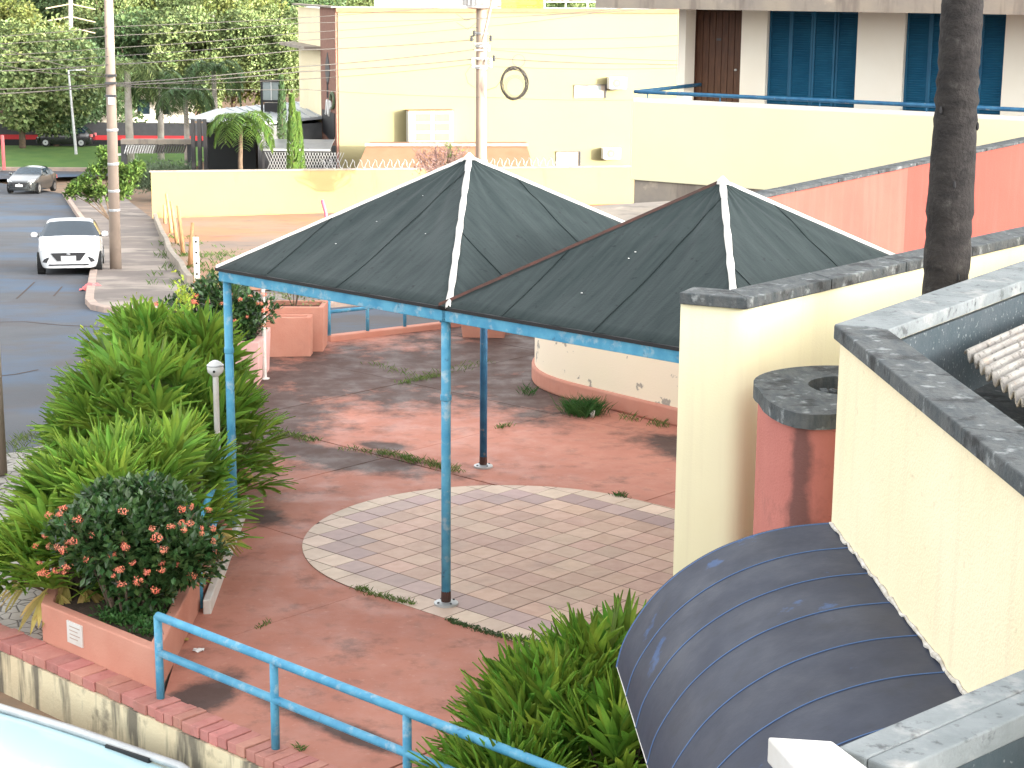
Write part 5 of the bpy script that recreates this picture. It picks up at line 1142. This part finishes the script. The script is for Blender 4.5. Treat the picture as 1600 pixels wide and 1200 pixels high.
for (px, py, n) in [(285, 385, 10), (290, 400, 10), (300, 415, 12), (312, 420, 10), (330, 402, 14), (345, 400, 10), (280, 372, 8), (318, 430, 8), (300, 440, 8), (325, 446, 8)]:
    d = ray(px, py); Y = 50.0
    for _ in range(80): Y = .5 * Y + .5 * (gz(Y) - HCAM) / d.z * d.y
    for k in range(n):
        x, y = (px - 804) / 2820 * Y + Rg.gauss(0, .5), Y + Rg.gauss(0, 1.0)
        for j in range(9): a = Rg.uniform(0, 6.28); blade(mb, Vector((x + Rg.gauss(0, .12), y + Rg.gauss(0, .12), gz(y))), Vector((math.cos(a) * .5, math.sin(a) * .5, 1)), Vector((math.sin(a), -math.cos(a), .1)), Rg.uniform(.08, .22), .012, .3)
o = mb.build('lot_grass', 'leaf_conifer'); o['kind'] = 'stuff'; tag(o, 'patches of green grass in the vacant lot near the stakes', 'grass', kind='stuff')
# litter
p = at(925, 652); cu = MB().lathe((p.x, p.y, .0), [(.028, 0), (.036, .05), (.038, .09), (.034, .09), (.026, .01)], 12).build('plastic_cup', 'plastic_white', smooth=True); tag(cu, 'crumpled white plastic cup by the tussock at the cream wall', 'cup')
mb = MB(); Rl = random.Random(62)
bgp = Vector((-10.35, 44.6, gz(44.6) - .12))
mb.grid(lambda s, t: bgp + Vector(((s - .5) * .9, (t - .5) * .5, .16 * math.sin(s * 5) * math.sin(t * 3.1) + .03 + .04 * math.sin(s * 17 + t * 9))), 9, 6)
tag(mb.build('plastic_bag', 'litter_red', solid=.01), 'crumpled red and white bag in the gutter by the pavement corner', 'bag')
for k, (px, py) in enumerate([(296, 988), (310, 1018), (286, 1002)]):
    p = at(px, py); tag(MB().grid(lambda s, t: p + Vector(((s - .5) * .09, (t - .5) * .07, .015 + .012 * math.sin(s * 7 + k) * math.cos(t * 5))), 4, 4).build('paper_scrap', 'plastic_white' if k == 1 else 'leaf_dry', solid=.003), ['brown dead leaf nearest the planter corner', 'white crumpled paper behind the railing corner post', 'curled dead leaf by the planter inner wall'][k], 'litter')
p = at(90, 916) ; tag(MB().lathe((p.x, p.y, -.01), [(.02, 0), (.09, .02), (.10, .06), (.05, .1), (.01, .11)], 9).build('pale_stone', 'wall_white'), 'pale round stone on the cobbles left of the planter', 'stone')

# ---------------------------------------------------------------- palm trunk in front of the yellow wall
pt = thing('tall_palm', 'tall dark palm trunk standing in front of the yellow wall', 'palm tree', (3.08, 12.7, 0)); Rp = random.Random(70)
pr = []; z = 0.0
while z < 9.2:
    pr += [(.152 + .012 * math.sin(z * 2.1) + Rp.uniform(-.006, .006) - z * .001, z), (.160 + .010 * math.sin(z * 2.1) - z * .001 + Rp.uniform(-.005, .005), z + .05)]; z += .13
tk = MB().lathe((3.08, 12.7, 0), pr, 22).build('trunk', 'bark_palm', pt, smooth=True)
for k in range(9):
    a = Rp.uniform(3.6, 5.9); z = Rp.uniform(2.8, 6.6); MB().lathe((3.08 + .155 * math.cos(a), 12.7 + .155 * math.sin(a), z), [(.004, -.028), (.011, -.012), (.010, .016), (.003, .03)], 6).build('bark_knot', 'black', pt)
def pinnate(mb, st, base, d, L, R_, n, ll, lw_, droop):
    q = base.copy(); d = d.normalized(); pts = [q.copy()]
    for k in range(n):
        q = q + d * (L / n); d = (d + Vector((0, 0, -droop / n * (1 + k / n)))).normalized(); pts.append(q.copy()); side = d.cross(Vector((0, 0, 1)))
        if side.length < .05: continue
        side.normalize(); f = math.sin(math.pi * (.12 + .85 * k / n))
        for s in (-1, 1): blade(mb, q, side * s + d * .55 + Vector((0, 0, R_.uniform(-.15, .35))), Vector((0, 0, 1)), ll * (.35 + .75 * f), lw_, R_.uniform(.2, .45))
    st.tube(pts, [max(.006, lw_ * .8 * (1 - k / (n + 1))) for k in range(n + 1)], 4, False)
mb = MB(); st = MB()
for k in range(14): a = k / 14 * 6.28 + .2; pinnate(mb, st, Vector((3.08, 12.7, 9.1)), Vector((math.cos(a), math.sin(a), .9)), 2.6, Rp, 26, .5, .02, 2.0)
mb.build('crown', 'leaf_tree', pt); st.build('frond_ribs', 'bark', pt)
# ---------------------------------------------------------------- background trees
def limb_tree(mb, base, h, r, R_, lean=0.0, forks=5, spread=1.0):
    top = base + Vector((lean, 0, h * .55)); mb.tube([base, base.lerp(top, .5) + Vector((R_.uniform(-.2, .2), 0, 0)), top], [r, r * .8, r * .6], 9)
    for k in range(forks):
        a = k / forks * 6.28 + R_.uniform(0, .8); e = top + Vector((math.cos(a) * spread, math.sin(a) * spread, h * R_.uniform(.22, .42))); mb.tube([base.lerp(top, .75 + .05 * k / forks), top.lerp(e, .5) + Vector((0, 0, .2)), e], [r * .5, r * .3, r * .1], 6)
def crown(R_, r, n, L, w, clumps):
    mb = MB(); cl = []
    for k in range(clumps):
        v = rvec(R_).normalized() * R_.uniform(.45, .95); v.z = v.z * .9; cl.append((Vector((v.x * r[0], v.y * r[1], v.z * r[2])), R_.uniform(.18, .36)))
    for k in range(n):
        c, s = R_.choice(cl); v = rvec(R_).normalized() * (R_.random() ** .4) * s; o_ = c + Vector((v.x * r[0], v.y * r[1], v.z * r[2] * .85))
        d = v.normalized() + Vector((0, 0, -.1)) + rvec(R_, .5); leaf(mb, o_, d, v.normalized() + rvec(R_, .3), L * R_.uniform(.6, 1.3), w * R_.uniform(.7, 1.3), .35)
    return mb
CM = {}
for k, (mat, seed) in enumerate([('leaf_tree', 81), ('leaf_dark', 82), ('leaf_yellowish', 83), ('leaf_tree', 84)]):
    CM[k] = crown(random.Random(seed), (4.6, 4.6, 4.4), 17000, .31, .11, 60).mesh('crown', mat)
TM = MB(); limb_tree(TM, Vector((0, 0, 0)), 8.5, .26, random.Random(85), .3, 6, 2.4); TM = TM.mesh('trunk', 'bark', True)
def tree(label, x, y, h, s, kind, rz, group=None, z=None, name='broadleaf_tree'):
    z = gz(y) if z is None else z; t = thing(name, label, 'tree', (x, y, z), group)
    a = bpy.data.objects.new('trunk', TM); C.objects.link(a); a.parent = t; a.scale = (1, 1, h / 9.5); a.rotation_euler[2] = rz
    c = bpy.data.objects.new('crown', CM[kind]); C.objects.link(c); c.parent = t; c.location = (.2, 0, h - 4.0 * s[2]); c.scale = s; c.rotation_euler[2] = rz
    return t
GB = 'trees of the sunlit wood'
def X_(px, Y): return (px - 806) / 2820 * Y * .985
tree('large dark spreading tree with sunlit crown at far left', X_(30, 133), 133, 9.4, (1.25, 1.1, 1.0), 0, .3)
tree('broad dark tree over the parked black car', X_(84, 134.3), 134.3, 8.2, (.85, .8, .85), 1, 1.2)
tree('yellow topped tree at the left edge above the big dark tree', X_(2, 146), 146, 11.0, (1.3, 1.1, .8), 2, 2.0)
tree('bushy dark tree just left of the left utility pole', X_(128, 141), 141, 7.6, (.7, .7, .75), 1, .8)
wood = [(205, 152, 9.5, 1, 3), (265, 156, 11, 0, 1), (315, 150, 10.5, 3, 2), (365, 153, 11.5, 2, .5), (415, 148, 10.5, 0, 4), (455, 150, 10.5, 3, 5), (480, 158, 11, 1, 2.5), (235, 170, 12, 2, 1), (300, 172, 12.5, 0, 2), (360, 175, 13, 3, 3),
        (420, 172, 13, 2, 4), (470, 178, 12.5, 0, 5), (170, 168, 11.5, 3, 6), (100, 175, 12, 1, .7), (40, 180, 12, 1, 1.9), (-10, 184, 12.5, 1, 3.1), (130, 195, 13, 1, 2.2), (200, 195, 13, 0, .9), (270, 200, 13, 1, 4.4), (345, 200, 14, 0, 3.3), (410, 200, 14, 1, 1.1), (70, 205, 14, 1, 5.2), (0, 210, 14, 1, 2.7), (470, 205, 14, 2, .2), (540, 190, 13, 0, 1.0), (600, 195, 13, 2, 2.0), (880, 150, 12.6, 0, 2.0), (930, 154, 12.6, 3, 1.0)]
ORDN = ['first', 'second', 'third', 'fourth', 'fifth', 'sixth', 'seventh', 'eighth', 'ninth', 'tenth', 'eleventh', 'twelfth']
rows = {'front': [w for w in wood if w[1] < 160 and w[0] < 500], 'middle': [w for w in wood if 160 <= w[1] < 188 and w[0] < 500], 'back': [w for w in wood if w[1] >= 188 and w[0] < 500], 'roof': [w for w in wood if w[0] >= 500]}
for rn, ws in rows.items():
    for k, (px, Y, h, kd, rz) in enumerate(sorted(ws)):
        sc_ = RN.uniform(.85, 1.15); nm = ['mid green', 'dark green', 'yellow green', 'mid green'][kd]
        lb = '%s leafy tree, %s from the left in the %s row of the sunlit wood' % (nm, ORDN[k], rn) if rn != 'roof' else '%s leafy tree showing over the cream roof, %s from the left' % (nm, ORDN[k])
        tree(lb, X_(px, Y), Y, h, (sc_, sc_, sc_ * RN.uniform(.9, 1.15)), kd, rz, GB if rn != 'roof' else 'trees over the cream roof')
def palm(label, px, Y, h, nf, L, seed, mat, droop=2.6, tr=.16, tm='trunk_pale', group=None, ll=.75):
    R_ = random.Random(seed); x = X_(px, Y); z0 = gz(Y); t = thing('feather_palm', label, 'palm tree', (x, Y, z0), group)
    MB().tube([(x, Y, z0 - .2), (x + R_.uniform(-.1, .1), Y, z0 + h * .5), (x, Y, z0 + h)], [tr * 1.15, tr, tr * .8], 10).build('trunk', tm, t, smooth=True)
    mb = MB(); st = MB()
    for k in range(nf):
        a = k * 2.4 + R_.uniform(-.2, .2); e = .25 + 1.3 * (k / nf); pinnate(mb, st, Vector((x, Y, z0 + h)), Vector((math.cos(a), math.sin(a), e)), L * R_.uniform(.85, 1.1), R_, 18, ll, .045, droop * R_.uniform(.8, 1.2))
    mb.build('crown', mat, t); st.build('frond_ribs', mat, t)
    return t
palm('arching palm in front of the white metal roof', 376, 92, 4.0, 20, 2.3, 91, 'leaf_conifer', 2.1, .12, 'bark')
palm('tall palm with pale trunk right of the left utility pole', 200, 126, 6.4, 26, 3.4, 92, 'leaf_tree', 3.0, .26)
palm('second pale trunked palm before the red striped wall', 248, 127, 5.8, 26, 3.2, 93, 'leaf_dark', 3.0, .22)
palm('dark palm left of the metal roof house', 290, 118, 5.2, 22, 2.8, 94, 'leaf_dark', 2.8, .18)
palm('dark palm rising behind the metal roof', 335, 122, 6.6, 22, 3.0, 95, 'leaf_dark', 2.8, .18)
for k, (px, Y, h, lb) in enumerate([(457, 88, 3.0, 'tallest thin bright conifer behind the yellow wall'), (466, 88.4, 2.1, 'short thin conifer right of the tallest one'), (441, 95, 3.6, 'dark thin conifer left of the bright ones')]):
    Rk = random.Random(100 + k); x = X_(px, Y); z0 = gz(Y); t = thing('thin_conifer', lb, 'conifer', (x, Y, z0), 'thin conifers'); mb = MB()
    H_ = -2.68 - z0 + h * .93
    for j in range(1500):
        f = Rk.random(); rr = .34 * (1 - f) ** .7 + .02; a = Rk.uniform(0, 6.28); leaf(mb, Vector((x + rr * math.cos(a), Y + rr * math.sin(a), z0 + f * H_)), Vector((math.cos(a) * .5, math.sin(a) * .5, 1)), Vector((math.cos(a), math.sin(a), 0)), .22, .04)
    mb.build('foliage', 'leaf_conifer' if k < 2 else 'leaf_dark', t); MB().tube([(x, Y, z0), (x, Y, z0 + H_ * .9)], [.06, .01], 6).build('trunk', 'bark', t)
mb = MB(); Rk = random.Random(110); hx0, hx1 = X_(200, 101), X_(298, 101)
for j in range(5200): mb_p = Vector((Rk.uniform(hx0, hx1), 101 + Rk.uniform(-1.2, 1.2), gz(101) + abs(Rk.gauss(.75, .35)))); leaf(mb, mb_p, rvec(Rk) + Vector((0, 0, 1.3)), rvec(Rk), .3, .035)
tag(mb.build('sage_hedge', 'leaf_sage'), 'loose sage green hedge in front of the pergola beam', 'hedge')
# young street tree by the pole
Rk = random.Random(120); yt = thing('street_tree', 'small bright street tree behind the left utility pole', 'tree', (X_(163, 66), 66, gz(66))); mb = MB(); st = MB()
bx_, by_, bz_ = X_(165, 66), 66.0, gz(66)
st.tube([(bx_, by_, bz_), (bx_ + .05, by_, bz_ + .8)], [.06, .045], 7)
for (px, py, r_) in [(120, 295, .30), (135, 285, .32), (150, 270, .34), (160, 300, .36), (170, 255, .30), (185, 275, .38), (200, 285, .36), (208, 270, .34), (192, 300, .3), (163, 240, .26), (180, 262, .3), (215, 262, .24), (142, 305, .28), (112, 303, .2)]:
    q = aY(px, py, 66 + Rk.uniform(-.4, .4)); st.tube([(bx_, by_, bz_ + .6), ((bx_ + q.x) / 2, by_, (bz_ + .7 + q.z) / 2 + .1), q], [.03, .018, .006], 5, False); leafy(mb, Rk, q, (r_ * 1.15, r_ * 1.15, r_ * .8), 230, .17, .055, .2, .6)
mb.build('crown', 'leaf_conifer', yt); st.build('trunk', 'bark', yt)
# dry twiggy shrub behind the first canopy's peak
Rk = random.Random(130); ds = thing('dry_shrub', 'leafless purple brown twiggy shrub behind the first canopy peak', 'shrub', tuple(aY(690, 270, 77))); mb = MB(); lf_ = MB()
for k in range(70):
    a = aY(680 + Rk.uniform(-8, 30), 285, 77); b = aY(Rk.choice([Rk.uniform(645, 690), Rk.uniform(690, 735)]), Rk.uniform(222, 265), 77 + Rk.uniform(-.5, .5)); m_ = a.lerp(b, .6) + rvec(Rk, .12); mb.tube([a, m_, b], [.022, .014, .005], 4, False)
    for j in range(6): c_ = m_.lerp(b, Rk.random()); mb.tube([c_, c_ + rvec(Rk, .16) + Vector((0, 0, .08))], [.010, .004], 3, False); leaf(lf_, c_ + rvec(Rk, .1), rvec(Rk), rvec(Rk), .12, .03)
mb.build('twigs', 'twig', ds); lf_.build('dry_leaves', 'twig', ds)
lb_ = MB(); leafy(lb_, Rk, aY(708, 243, 77.5), (.3, .3, .42), 260, .16, .05, .2, .6, 6); lb_.build('green_leaves', 'leaf_tree', ds)
